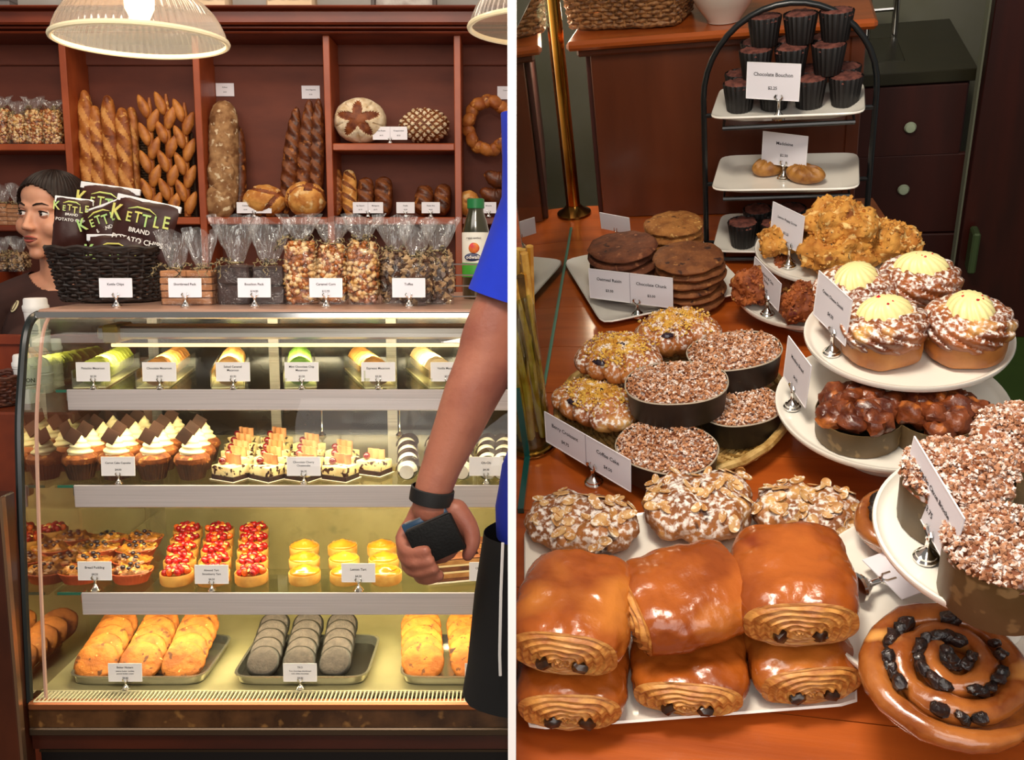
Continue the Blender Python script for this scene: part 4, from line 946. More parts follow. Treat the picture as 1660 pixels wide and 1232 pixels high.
t2 = cups(42, 592, 1.92, 40, 2, 'short white paper cup stack standing in front of the taller ones', cupw, zl)
text(t2, 'BOUCHON', .012, (0, -.0268, .05), inkm, ext=.0003)
t2 = T('wicker_tray', 'reddish brown wicker basket at the outer end of the low counter', 'basket', FL, (L(2, 640, 1.9).x - .03, 1.9, zl)); basket_parts(t2, .07, .06, .08, .07, .06, 9, 22, mat('red_wicker', '#5a2a18', '#3a180e', sc=50, rough=.6), r=.003)
# ================================================================== PEOPLE
def remeshed(q, voxel, smooth=5, name='body'):
    """fuse overlapping volumes into one continuous skin"""
    me = q.mesh(name, [], weld=False); o = bpy.data.objects.new('tmp_skin', me); COL.objects.link(o)
    m = o.modifiers.new('r', 'REMESH'); m.mode = 'VOXEL'; m.voxel_size = voxel; m.use_smooth_shade = True
    if smooth:
        s_ = o.modifiers.new('s', 'SMOOTH'); s_.factor = .5; s_.iterations = smooth
    dg = bpy.context.evaluated_depsgraph_get(); dg.update()
    r = bpy.data.meshes.new_from_object(o.evaluated_get(dg), depsgraph=dg)
    bpy.data.objects.remove(o); bpy.data.meshes.remove(me); r.name = name
    return r
def closed_tube(q, pts, rs, n=14):
    """tapered limb with round ends, refined along its length"""
    P_ = [V(p) for p in pts]; out = []; ro = []
    for i in range(len(P_) - 1):
        for k in range(4):
            f = k / 4; p0, p1, p2, p3 = P_[max(0, i - 1)], P_[i], P_[i + 1], P_[min(len(P_) - 1, i + 2)]
            out.append(.5 * (2 * p1 + (p2 - p0) * f + (2 * p0 - 5 * p1 + 4 * p2 - p3) * f * f + (3 * p1 - p0 - 3 * p2 + p3) * f ** 3)); ro.append(rs[i] + (rs[i + 1] - rs[i]) * f)
    out.append(P_[-1]); ro.append(rs[-1])
    q.tube(out, ro, n); q.ball(out[0], ro[0], 12, 8); q.ball(out[-1], ro[-1], 12, 8)
def shellpart(parent, name, me, keep, off, m):
    bm = bmesh.new(); bm.from_mesh(me); bm.normal_update()
    bmesh.ops.delete(bm, geom=[f for f in bm.faces if not keep(f.calc_center_median())], context='FACES')
    for v in bm.verts: v.co += v.normal * off
    r = bpy.data.meshes.new(name); bm.to_mesh(r); bm.free(); r.materials.clear(); r.materials.append(m)
    r.polygons.foreach_set('use_smooth', [True] * len(r.polygons)); return raw(name, r, parent)
# --- the clerk
skin = mat('fair_skin', '#cf9678', '#c48668', sc=9, rough=.5, sss=.12); hair = mat('dark_hair', '#160c09', '#21130e', sc=30, rough=.5, st=(6, 1, 1), spec=.25); tee = mat('brown_tee', '#3d1f18', '#351a14', sc=12, rough=.85)
hd = L(84, 352, 2.45); BZ = hd.z
gx, gy = hd.x, 2.47
t = T('person', 'clerk with dark pulled-back hair and brown T-shirt looking away behind the case', 'person', FL, (gx, gy, 0), .12)
HR = Matrix.Translation((0, -.02, BZ)) @ Matrix.Rotation(-.36, 4, 'Z') @ Matrix.Rotation(.05, 4, 'Y')
def hp(x, y, z): return HR @ V((x, y, z))
q = MB(); R3 = HR.to_3x3().to_4x4()
for c, r_ in (((0, .02, .030), (.073, .090, .082)), ((0, -.016, -.020), (.062, .066, .080)), ((0, -.026, -.066), (.047, .050, .040)), ((0, -.062, -.094), (.020, .016, .015)), ((.036, -.052, -.026), (.026, .026, .026)), ((-.036, -.052, -.026), (.026, .026, .026)), ((0, -.040, .050), (.052, .040, .042)), ((.0, -.079, -.061), (.021, .011, .014)), ((.010, -.090, -.030), (.0085, .009, .007)), ((-.010, -.090, -.030), (.0085, .009, .007)), ((0, -.098, -.0265), (.0095, .0095, .0085)), ((.074, .015, -.008), (.009, .018, .030)), ((-.074, .015, -.008), (.009, .018, .030))):
    q.ball(hp(*c), r_, 22, 14, M=R3)
closed_tube(q, [hp(0, -.072, .022), hp(0, -.084, .0), hp(0, -.096, -.024)], [.0075, .0075, .009])
closed_tube(q, [hp(-.046, -.058, .024), hp(-.022, -.073, .026), hp(0, -.075, .022), hp(.022, -.073, .026), hp(.046, -.058, .024)], [.007, .009, .008, .009, .007])
closed_tube(q, [hp(0, .02, -.05), (0, .0, BZ - .125), (0, .012, BZ - .19), (0, .015, BZ - .25)], [.050, .046, .050, .06])
sz = BZ - .205
for c, r_ in (((0, 0, sz - .12), (.148, .095, .15)), ((0, 0, sz - .29), (.122, .09, .15)), ((0, .01, .9), (.155, .105, .13)), ((.062, -.062, sz - .13), (.058, .052, .055)), ((-.062, -.062, sz - .13), (.058, .052, .055))): q.ball(c, r_, 24, 14)
for sg in (-1, 1):
    closed_tube(q, [(0, .01, sz + .03), (sg * .09, .01, sz + .005), (sg * .16, .01, sz - .025)], [.05, .045, .045])
    closed_tube(q, [(sg * .165, .01, sz - .03), (sg * .20, .02, sz - .17), (sg * .21, .0, sz - .29), (sg * .19, -.09, sz - .40), (sg * .165, -.16, sz - .46)], [.050, .043, .036, .032, .024])
    q.ball((sg * .155, -.19, sz - .49), (.03, .045, .022), 14, 8)
    for k in range(4): closed_tube(q, [(sg * (.135 + .015 * k), -.21, sz - .50), (sg * (.133 + .015 * k), -.245, sz - .515), (sg * (.133 + .015 * k), -.255, sz - .54)], [.009, .008, .007], 8)
    closed_tube(q, [(sg * .13, -.18, sz - .49), (sg * .11, -.205, sz - .50), (sg * .105, -.225, sz - .51)], [.011, .009, .008], 8)
    closed_tube(q, [(sg * .082, .01, .88), (sg * .085, 0, .48), (sg * .085, .02, .09)], [.082, .056, .038])
    q.ball((sg * .085, -.05, .045), (.042, .11, .04), 14, 8)
me = remeshed(q, .0046, 4); me.materials.append(skin); raw('body', me, t)
sh_ = shellpart(t, 't_shirt', me, lambda c: c.z < (sz + .10 if abs(c.x) > .072 else (sz + .050 if c.y > .0 else sz + .052 - .042 * (1 - (c.x / .072) ** 2))) and c.z > .93 and not (abs(c.x) > .165 and c.z < sz - .16), .006, tee)
shellpart(t, 'trousers', me, lambda c: .07 < c.z < .95 and abs(c.x) < .185 and c.y > -.13, .006, black)
for sg in (-1, 1):
    e = MB(); e.ball(hp(sg * .030, -.0655, .008), .0122, 16, 10); ey = P(t, 'eye', e, mat('eye_white', '#e4dcd6', rough=.15))
    gz = V((sg * .030 - .0012, -.0655 - .0076, .0078)); e = MB(); e.ball(hp(*gz), .0063, 12, 8); P(ey, 'iris', e, mat('brown_iris', '#1f120c', rough=.1))
    e = MB()
    def lid(u, v, lo, hi): 
        az = (u - .5) * 2.7; el = lo + (hi - lo) * v; rr = .0134
        return hp(sg * .030 + rr * math.sin(az) * math.cos(el), -.0655 - rr * math.cos(az) * math.cos(el), .008 + rr * math.sin(el))
    e.grid(12, 5, lambda u, v: lid(u, v, .44 - 1.1 * (abs(u - .5)) ** 2, 1.4), False); e.grid(12, 4, lambda u, v: lid(u, v, -1.3, -.42 + 1.2 * (abs(u - .5)) ** 2), False); P(t, 'eyelid', e, mat('eyelid', '#b98068', rough=.5))
    e = MB(); e.tube([lid(u / 12, 0, .45 - 1.1 * abs(u / 12 - .5) ** 2, 1) for u in range(13)], [.0008 + .0012 * math.sin(PI * u / 12) for u in range(13)], 6); P(t, 'eyelash', e, hair)
    e = MB(); e.tube([hp(sg * x, y, z) for x, y, z in ((.012, -.0845, .027), (.022, -.083, .0315), (.034, -.0775, .0335), (.046, -.068, .029))], [.0016, .0026, .0024, .0008], 6); P(t, 'eyebrow', e, hair)
e = MB(); e.grid(16, 6, lambda u, v: hp((u - .5) * .040, -.0905 + 13 * (u - .5) ** 2 * .0035 - .0035 * math.sin(PI * v), -.0545 - .0035 * abs(math.cos(PI * 2 * (u - .5))) * 0 + (.0055 * v + .001) * math.sin(PI * u) ** .7), False)
e.grid(16, 6, lambda u, v: hp((u - .5) * .038, -.0900 + 13 * (u - .5) ** 2 * .0035 - .0045 * math.sin(PI * v), -.0575 - (.0085 * v) * math.sin(PI * u) ** .7), False); P(t, 'lips', e, mat('lip', '#a8524a', rough=.35))
e = MB(); e.tube([hp((u / 10 - .5) * .037, -.0915 + 13 * (u / 10 - .5) ** 2 * .0035, -.056) for u in range(11)], .0011, 5); P(t, 'mouth_line', e, mat('mouth_dark', '#3d1512', rough=.6))
e = MB()
def hr(u, v):
    a = 2 * PI * u; p = (v - .5) * PI; d = V((math.cos(a) * math.cos(p), math.sin(a) * math.cos(p), math.sin(p)))
    c = V((d.x * .080, .014 + d.y * .107, .034 + d.z * .088))
    line = .050 - 1.75 * (c.y + .062)
    if c.z < line or c.z < -.07: c = V((d.x * .062, .024 + d.y * .078, .030 + d.z * .070))
    else: c += d * .0008 * math.sin(a * 60)
    return hp(*c)
e.grid(160, 60, hr, True); P(t, 'hair', e, hair)
e = MB(); e.ball(hp(0, .136, .055), (.044, .038, .044), 40, 14, fn=lambda d: 1 + .04 * math.sin(9 * math.atan2(d.y, d.x) + d.z * 6)); P(t, 'hair_bun', e, hair)
# emblem on the shirt, set just in front of the cloth
ep = t.matrix_world.inverted() @ L(25, 497, 2.36)
e = MB(); e.ball((0, 0, 0), (.0135, .002, .0175), 20, 10); em = P(t, 'shirt_emblem', e, mat('emblem_cream', '#d8cba0', rough=.7)); 
bpy.context.view_layer.update()
def snap(o, par, p, d):
    hit = sh_.ray_cast(p, d); return hit[1] if hit[0] else None
hitp = None
o_loc = t.matrix_world.inverted() @ EYE; dd = (ep - o_loc).normalized(); hh = sh_.ray_cast(o_loc, dd)
if hh[0]: ep = hh[1] + hh[2] * .002; em.rotation_euler = (-hh[2]).to_track_quat('Y', 'Z').to_euler()
em.location = ep
for k in (-1, 1):
    e = MB(); e.tube([(k * .0045 * math.cos(x) + k * .002, -.0022, .0125 * math.sin(x)) for x in [-PI / 2 + PI * i / 10 for i in range(11)]], .0011, 5); P(em, 'emblem_stripe', e, tee)

# --- the customer: arm, shirt side and shorts reach past the partition
mskin = mat('tanned_skin', '#a46650', '#8c5040', sc=14, rough=.5, sss=.08, bump=.15, bsc=180); blue = mat('blue_cotton', '#0a32c8', '#0929ad', sc=6, rough=.85)
mx = .215; my = 1.28
t = T('person', 'customer in blue T-shirt seen from behind, wristband on, holding wallet and phone', 'person', FL, (mx, my, 0))
ti = t.matrix_world.copy(); bpy.context.view_layer.update(); iv = t.matrix_world.inverted()
def m_(px, py, Y): return iv @ L(px, py, Y)
k_ = 1.2 / 1500
q = MB()
arm = [(890, 235, 1.245, 46), (872, 330, 1.24, 46), (842, 430, 1.23, 46), (800, 540, 1.215, 50), (789, 585, 1.21, 51), (764, 640, 1.20, 46), (737, 705, 1.195, 39), (716, 755, 1.19, 33), (702, 797, 1.187, 31), (701, 822, 1.188, 34)]
closed_tube(q, [m_(*a[:3]) for a in arm], [a[3] * k_ for a in arm], 22)
q.ball(m_(707, 862, 1.196), (.039, .014, .046), 24, 14); q.ball(m_(745, 848, 1.188), (.017, .014, .030), 16, 10); q.ball(m_(684, 850, 1.194), (.022, .013, .034), 16, 10)
for ch in (((672, 842, 1.196), (653, 872, 1.188), (662, 894, 1.160), (690, 893, 1.146)), ((672, 858, 1.196), (655, 892, 1.186), (667, 910, 1.156), (697, 909, 1.146)), ((680, 872, 1.196), (661, 910, 1.186), (675, 926, 1.160), (703, 922, 1.148)), ((692, 885, 1.196), (680, 928, 1.186), (692, 937, 1.166), (712, 933, 1.156))):
    closed_tube(q, [m_(*c) for c in ch], [.0115, .0105, .0095, .0078], 12)
closed_tube(q, [m_(740, 828, 1.188), (m_(761, 855, 1.178)), m_(766, 880, 1.170), m_(758, 900, 1.166)], [.016, .0125, .0105, .0085], 12)
for c, r_ in (((0, 0, 1.42), (.17, .11, .22)), ((0, 0, 1.18), (.155, .105, .22)), ((0, .02, 1.0), (.165, .11, .14))): q.ball(c, r_, 24, 16)
closed_tube(q, [(-.17, -.02, 1.57), (-.05, 0, 1.63), (.05, 0, 1.63), (.17, 0, 1.57)], [.06, .06, .06, .06]); closed_tube(q, [(0, 0, 1.62), (0, .01, 1.74)], [.06, .058])
q.ball((0, .02, 1.83), (.076, .095, .115), 22, 14); q.ball((0, .118, 1.815), (.014, .016, .02), 10, 8)
for sg in (-1, 1):
    q.ball((sg * .078, .02, 1.825), (.01, .02, .032), 12, 8)
    closed_tube(q, [(sg * .12, -.01, .98), (sg * .13, -.02, .52), (sg * .13, -.03, .10)], [.085, .06, .042]); q.ball((sg * .13, .04, .05), (.048, .13, .045), 14, 8)
closed_tube(q, [(.19, 0, 1.56), (.25, .0, 1.28), (.24, .08, 1.05), (.22, .13, .98)], [.055, .046, .036, .03])
me = remeshed(q, .0034, 3); me.materials.append(mskin); raw('body', me, t)
q = MB(); sl = [(884, 190, 72), (878, 265, 64), (872, 330, 60), (853, 395, 63), (838, 445, 67), (825, 487, 70)]
q.tube([m_(a, b_, 1.226) for a, b_, c in sl], [c * k_ for a, b_, c in sl], 32, cap=False); P(t, 'sleeve', q, blue, disp=(.0015, 14, 3))
q = MB(); zt_ = lambda y: L(806, y, my).z
q.lathe([(.213, zt_(874)), (.236, zt_(868)), (.237, zt_(820)), (.226, zt_(760)), (.205, zt_(690)), (.19, 1.3), (.195, 1.5), (.17, 1.6), (.08, 1.66)], 48, ay=.62); P(t, 'shirt', q, blue, disp=(.006, 9, 4))
q = MB(); lx = .06 - mx
q.lathe([(.10, zt_(850)), (.112, zt_(950)), (.122, zt_(1060)), (.128, zt_(1098)), (.122, zt_(1098))], 40, ay=.8, M=Matrix.Translation((lx, -.03, 0))); q.lathe([(.10, zt_(850)), (.118, zt_(1098))], 30, ay=.8, M=Matrix.Translation((-lx * .8, -.03, 0))); P(t, 'shorts', q, mat('black_cloth', '#060506', rough=.9), disp=(.006, 10, 2))
q = MB(); q.tube([m_(815, 880, my - .12), m_(812, 960, my - .125), m_(810, 1060, my - .13), m_(811, 1095, my - .13)], .0022, 6); P(t, 'side_stripe', q, mat('stripe_white', '#d8d5d2', rough=.8))
a = m_(698, 806, 1.187); q = MB(); ax_ = (m_(702, 822, 1.187) - m_(712, 765, 1.187)).normalized()
q.lathe([(.0272, -.010), (.0290, -.009), (.0293, 0), (.0290, .009), (.0272, .010)], 32); wb = P(t, 'wristband', q, mat('black_strap', '#0e0c0c', rough=.6)); wb.location = m_(700, 802, 1.187); wb.rotation_euler = ax_.to_track_quat('Z', 'Y').to_euler()
t = T('wallet', 'black leather wallet gripped in the customer\'s hand', 'wallet', FL, L(706, 874, 1.156), 0, 0, -.42)
leath = mat('black_leather', '#060505', '#0b0a0a', sc=60, rough=.6, bump=.2, bsc=300, spec=.25)
for k, y in enumerate((-.004, .004)):
    q = MB(); q.box((0, y, -.002 * k), (.064, .0065, .052), 0, .0025, seg=2); P(t, 'flap', q, leath)
q = MB(); q.box((0, 0, .001), (.058, .0012, .052)); P(t, 'card_slot', q, mat('wallet_lining', '#3a3634', rough=.7), flat=True)
t = T('phone', 'slim dark phone with silver edge tucked behind the wallet', 'phone', FL, L(700, 866, 1.171), 0, 0, -.42)
q = MB(); q.box((0, 0, 0), (.064, .007, .056), 0, .003, seg=2); P(t, 'phone_body', q, mat('phone_blue', '#26405a', rough=.25, coat=.5))
q = MB(); q.box((-.008, -.001, .0275), (.036, .004, .0016)); P(t, 'phone_edge', q, chrome, flat=True)
# ================================================================== SLOPING DISPLAY COUNTER (frame FR)
def pixR(p):
    q = FR @ V(p) - EYE; z = q.dot(FW); return 830 + FPX * q.dot(XW) / z, 616 - FPX * q.dot(UW) / z
cw_ = WOOD('counter_wood', '#b5591f', '#924114', (.25, 3, 1), rough=.28, coat=.4, sc=12)
cabw = WOOD('cabinet_wood', '#66311a', '#542612', (1.5, 1, .2), rough=.35, coat=.3, sc=12)
dcab = WOOD('dark_cabinet_wood', '#43140a', '#330e07', (1.5, 1, .3), rough=.6, coat=0)
t = T('display_counter', 'orange-brown wooden counter top carrying all the pastry plates', 'counter', FR, (0, 1.0, 0))
fi = Matrix.Translation((0, -1.0, 0))
ys = [.20, .335, .47, .605, .74, .875, 1.01, 1.145, 1.28, 1.415, 1.55, 1.685, 1.86]
for k in range(len(ys) - 1):
    ya, yb_ = ys[k] + .0006, ys[k + 1] - .0006; xe = lambda y: min(.36, .195 + (1.83 - y) * .178)
    q = MB(); q.add([(-.72, ya, -.035), (xe(ya), ya, -.035), (xe(yb_), yb_, -.035), (-.72, yb_, -.035), (-.72, ya, -.0008), (xe(ya), ya, -.0008), (xe(yb_), yb_, -.0008), (-.72, yb_, -.0008)], [(3, 2, 1, 0), (4, 5, 6, 7), (0, 1, 5, 4), (1, 2, 6, 5), (2, 3, 7, 6), (3, 0, 4, 7)])
    o = P(t, 'plank', q, cw_, flat=True); o.matrix_local = fi
q = MB(); q.box2((-.70, .24, -.34), (.17, 1.84, -.036)); o = P(t, 'base', q, dcab, flat=True); o.matrix_local = fi
q = MB(); q.box2((.336, .3, -.6), (1.3, 2.6, -.58)); ST('floor_2', q, mat('green_floor', '#39521f', '#31471a', sc=6, rough=.5), FR, flat=True)
q = MB(); q.box2((-.9, 3.0, -.6), (2.0, 3.05, 1.1)); ST('wall_rear', q, mat('dim_plaster', '#8f8f80', '#84846f', sc=4, rough=.8), FR, flat=True)
# hutch
yb = R(1000, 352, 0).y
t = T('wooden_cabinet', 'reddish wooden cabinet standing on the counter behind the cookies', 'cabinet', FR, (-.1, yb, 0))
ci = Matrix.Translation((.1, -yb, 0))
def HB(par, inv, name, a, b_, m, bev=.002):
    q = MB(); q.box2(a, b_, 0, bev); o = P(par, name, q, m, flat=True); o.matrix_local = inv; return o
zt1 = RY(1000, 62, yb - .03).z
HB(t, ci, 'front_panel', (-.348, yb, 0), (.125, yb + .02, zt1 - .02), cabw)
HB(t, ci, 'side_panel', (.125, yb, 0), (.15, yb + .5, zt1 - .02), cabw); HB(t, ci, 'side_panel', (-.36, yb + .015, 0), (-.335, yb + .5, zt1 - .02), dcab)
HB(t, ci, 'cabinet_top', (-.386, yb - .035, zt1 - .018), (.165, yb + .36, zt1), cw_, .006); HB(t, ci, 'top_molding', (-.37, yb - .016, zt1 - .034), (.145, yb + .3, zt1 - .018), cabw, .004)
# woven basket and bowl on top of it
rw_ = mat('tan_rattan', '#9a6a3c', '#5f3a1c', sc=120, lo=.42, hi=.6, rough=.6)
a = R(940, 46, zt1); c = R(1095, 52, zt1); mdl = (a + c) / 2
t = T('rattan_basket', 'tan rattan basket on top of the wooden cabinet', 'basket', FR, (mdl.x, mdl.y + .075, zt1 + .0005), math.atan2((c - a).y, (c - a).x) * .4)
basket_parts(t, (c - a).length / 2, .07, (c - a).length / 2 + .012, .078, .10, 13, 34, rw_, pw=7, r=.0042)
a = R(1172, 42, zt1); t = T('ceramic_bowl', 'white ceramic bowl beside the rattan basket', 'bowl', FR, (a.x, a.y + .035, zt1 + .0012))
q = MB(); q.lathe([(0, .0), (.030, 0), (.031, .004), (.05, .03), (.063, .056), (.066, .066), (.064, .067), (.058, .05), (.04, .02), (0, .012)], 40); P(t, 'bowl', q, mat('bowl_glaze', '#cdbdb0', rough=.25, coat=.4)); q = MB(); q.lathe([(0, .058), (.058, .055)], 30); P(t, 'bowl_contents', q, mat('cream_grain', '#d8cfa8', '#b9ae82', sc=90, rough=.8), disp=(.004, 90, 1))
# dark drawers, sink counter, posts
yk = 2.45
def K(px, py): return RY(px, py, yk)
t = T('drawer_cabinet', 'dark red drawer cabinet with pale round knobs and sink worktop', 'cabinet', FR, (.42, yk, 0)); kinv = Matrix.Translation((-.42, -yk, 0))
a = K(1392, 138); c = K(1572, 420); zdr = a.z
HB(t, kinv, 'carcass', (a.x - .3, yk + .004, -.58), (K(1572, 138).x, yk + .45, zdr), dcab)
for k, (y0, y1, kx, ky) in enumerate(((142, 246, 1474, 201), (252, 372, 1463, 301), (378, 470, 1452, 398))):
    p0 = K(1396, y0); p1 = K(1570, y1)
    q = MB(); q.box2((p0.x - .02, yk - .014, p1.z), (K(1568, y0).x, yk + .003, p0.z), 0, .003); d_ = P(t, 'drawer', q, dcab, flat=True); d_.matrix_local = kinv
    q = MB(); q.lathe([(0, .022), (.011, .020), (.0145, .013), (.011, .006), (.006, .004), (.006, 0)], 20); kb = P(d_, 'knob', q, mat('pale_knob', '#b9c4a6', rough=.3)); kb.location = V((K(kx, ky).x, yk - .014, K(kx, ky).z)); kb.rotation_euler = (PI / 2, 0, 0)
wk = mat('dark_worktop', '#2e2a1a', '#252215', sc=12, rough=.3, coat=.3)
HB(t, kinv, 'worktop', (a.x - .3, yk - .02, zdr), (K(1580, 138).x, yk + .46, zdr + .03), wk); HB(t, kinv, 'sink', (a.x + .04, yk + .08, zdr + .0301), (K(1470, 138).x, yk + .3, zdr + .032), mat('sink_dark', '#3c3a2c', rough=.25, metal=.6))
b2 = T('chrome_faucet', 'chrome double faucet rising from the dark sink worktop', 'faucet', FR, (K(1420, 60).x + .04, yk + .32, zdr + .031))
for sx in (-.035, .035):
    q = MB(); q.tube([(sx, 0, 0), (sx, 0, .10), (sx * .8, -.02, .125), (sx * .6, -.06, .12)], .009, 10); P(b2, 'spout', q, chrome)
q = MB(); q.tube([(-.035, 0, .07), (.035, 0, .07)], .006, 8); P(b2, 'cross_pipe', q, chrome)
q = MB(); xx = K(1592, 100).x; q.box2((K(1577, 100).x, yk - .10, -.58), (K(1577, 100).x + .025, yk - .06, 1.0)); ST('trim_2', q, mat('pale_trim', '#8e927c', rough=.6), FR, flat=True)
t = T('dark_door', 'dark reddish wooden door panel with a narrow handle at the edge of the aisle', 'door', FR, (.62, 2.0, 0)); dinv = Matrix.Translation((-.62, -2.0, 0))
px = lambda x, y, Y: RY(x, y, Y)
HB(t, dinv, 'door_panel', (px(1600, 100, 2.28).x, 2.28, -.58), (1.5, 2.32, 1.0), mat('dark_door_wood', '#3a1009', '#2c0b07', sc=10, st=(2, 1, .3), rough=.4)); HB(t, dinv, 'handle', (px(1575, 400, 2.22).x, 2.22, px(1575, 445, 2.22).z), (px(1588, 400, 2.22).x, 2.27, px(1575, 380, 2.22).z), mat('dim_green_metal', '#4a5a38', rough=.4, metal=.3), .004)
# ------------------------------------------------------------------ glass screen, brass pole, vase
brass = mat('brass', '#b98a3c', '#8a6020', sc=8, rough=.16, metal=1)
a = R(940, 346, 0) - V((.010, 0, 0)); t = T('brass_pole', 'tall brass pole at the far end of the glass screen', 'pole', FR, a)
q = MB(); q.tube([(0, 0, 0), (0, 0, .62)], .0125, 16); P(t, 'pole', q, brass); q = MB(); q.lathe([(0, 0), (.034, 0), (.034, .004), (.02, .012), (.014, .02), (0, .02)], 24); P(t, 'flange', q, mat('brass_dark', '#6a4c24', rough=.2, metal=1))
a = R(926, 372, 0); c = R(880, 640, 0)
t = T('glass_screen', 'upright glass screen with a green lower edge reflecting the white plate', 'screen', FR, a, math.atan2((c - a).y, (c - a).x)); ln = (c - a).length
q = MB(); q.box2((0, -.0005, .004), (ln, .0005, .5)); P(t, 'pane', q, film('screen_glass', tint='#d5e6d8', base=.30, rough=.01, ior=1.5), flat=True)
q = MB(); q.box2((0, -.003, 0), (ln, .003, .005)); P(t, 'green_edge', q, mat('teal_edge', '#5f8f7c', rough=.15, coat=.5), flat=True)
a = R(856, 745, 0); c = R(845, 832, 0); t = T('glass_screen', 'short end piece of glass screen with a dark teal edge beside the vase', 'screen', FR, a, math.atan2((c - a).y, (c - a).x)); ln = (c - a).length
q = MB(); q.box2((0, -.004, 0), (ln, .004, .008)); P(t, 'green_edge', q, mat('deep_teal', '#134a44', rough=.12, coat=.6), flat=True)
q = MB(); q.box2((-.003, -.004, .008), (.003, .004, .12)); P(t, 'pane_edge', q, _M['deep_teal'], flat=True)
a = R(863, 722, 0); t = T('glass_vase', 'clear cylinder glass vase filled with golden stalks', 'vase', FR, a)
q = MB(); q.lathe([(0, 0), (.029, 0), (.030, .003), (.030, .25), (.0285, .25), (.0275, .016), (0, .014)], 40); P(t, 'vase', q, film('vase_glass', tint='#eaf2e0', base=.05, rough=.02, ior=1.5))
q = MB(); q.tube([(.0312 * math.cos(2 * PI * i / 40), .0312 * math.sin(2 * PI * i / 40), .006) for i in range(41)], .0045, 8, cap=False); P(t, 'base_ring', q, brass)
stm = [mat('golden_stalk', '#e8bc58', '#b87e24', sc=30, rough=.3, coat=.5), mat('dark_stalk', '#4a3410', '#8a6424', sc=30, rough=.4)]
for k in range(22):
    a0 = rnd.random() * 6.3; r0 = .022 * rnd.random() ** .5; a1 = a0 + rnd.uniform(-.8, .8); r1 = .020 + .012 * rnd.random()
    q = MB(); q.tube([(r0 * math.cos(a0) * (1 - f_) + r1 * math.cos(a1) * f_ + .003 * math.sin(f_ * 6 + k), r0 * math.sin(a0) * (1 - f_) + r1 * math.sin(a1) * f_, .02 + (.27 + .02 * math.sin(k)) * f_) for f_ in [i / 6 for i in range(7)]], .0052, 7); P(t, 'stalk', q, stm[k % 5 == 2])
# ------------------------------------------------------------------ dishes
def sqplate(label, loc, hx, hy, rz, h=.014, name='square_plate', m=None, pw=16):
    q = MB(); pr = [(0, .0), (.70, .0), (.76, .003), (1.0, h), (1.006, h + .0015), (.995, h + .0035), (.96, h + .001), (.80, .0065), (.74, .0055), (0, .0055)]
    q.grid(96, len(pr) - 1, lambda u, v: superpt(2 * PI * u + .0001, hx * pr[int(round(v * 9))][0], hy * pr[int(round(v * 9))][0], pw) + V((0, 0, pr[int(round(v * 9))][1])), True)
    return ONE(name, label, 'plate', FR, loc, q, m or white, rz=rz)
def stand(label, x, y, ztop_, r, z0=0, fr=.5):
    h = ztop_ - z0; t = T('cake_stand', label, 'cake stand', FR, (x, y, z0), group=None)
    q = MB(); q.lathe([(0, h - .012), (r * .5, h - .011), (r * .9, h - .006), (r * .985, h - .001), (r, h + .004), (r * .995, h + .0065), (r * .97, h + .006), (r * .94, h + .0015), (r * .90, h), (0, h)], 72); P(t, 'plate', q, white)
    q = MB(); q.lathe([(0, 0), (r * fr, 0), (r * fr, .003), (r * fr * .9, .006), (r * fr * .62, .012 if h > .03 else .008), (r * fr * .55, h - .014), (r * fr * .75, h - .009)], 48); P(t, 'pedestal', q, white); return t
def cardR(lines, label, bl, br, tl, base, zb, zs, split=None, fs=1.0, ss=1.15):
    a = R(bl[0], bl[1], zb); c = R(br[0], br[1], zb); b = R(base[0], base[1], zs); rz = math.atan2((c - a).y, (c - a).x); w_ = (c - a).length
    h = .02
    while h < .12 and pixR(a + V((0, 0, h)))[1] > tl[1]: h += .001
    o = card(FR, (b.x, b.y, zs), lines, label, w=w_, h=h, rz=rz, lean=.08, up=max(.008, zb - zs), ss=ss, split=split, fs=fs * w_ / .068 if not split else fs * w_ / .125)
    mid = (a + c) / 2; off = mid - b; dx = off.x * math.cos(rz) + off.y * math.sin(rz)
    for k in o.children:
        if k.name.startswith('card'): k.location.x += max(-.012, min(.012, dx))
    return o
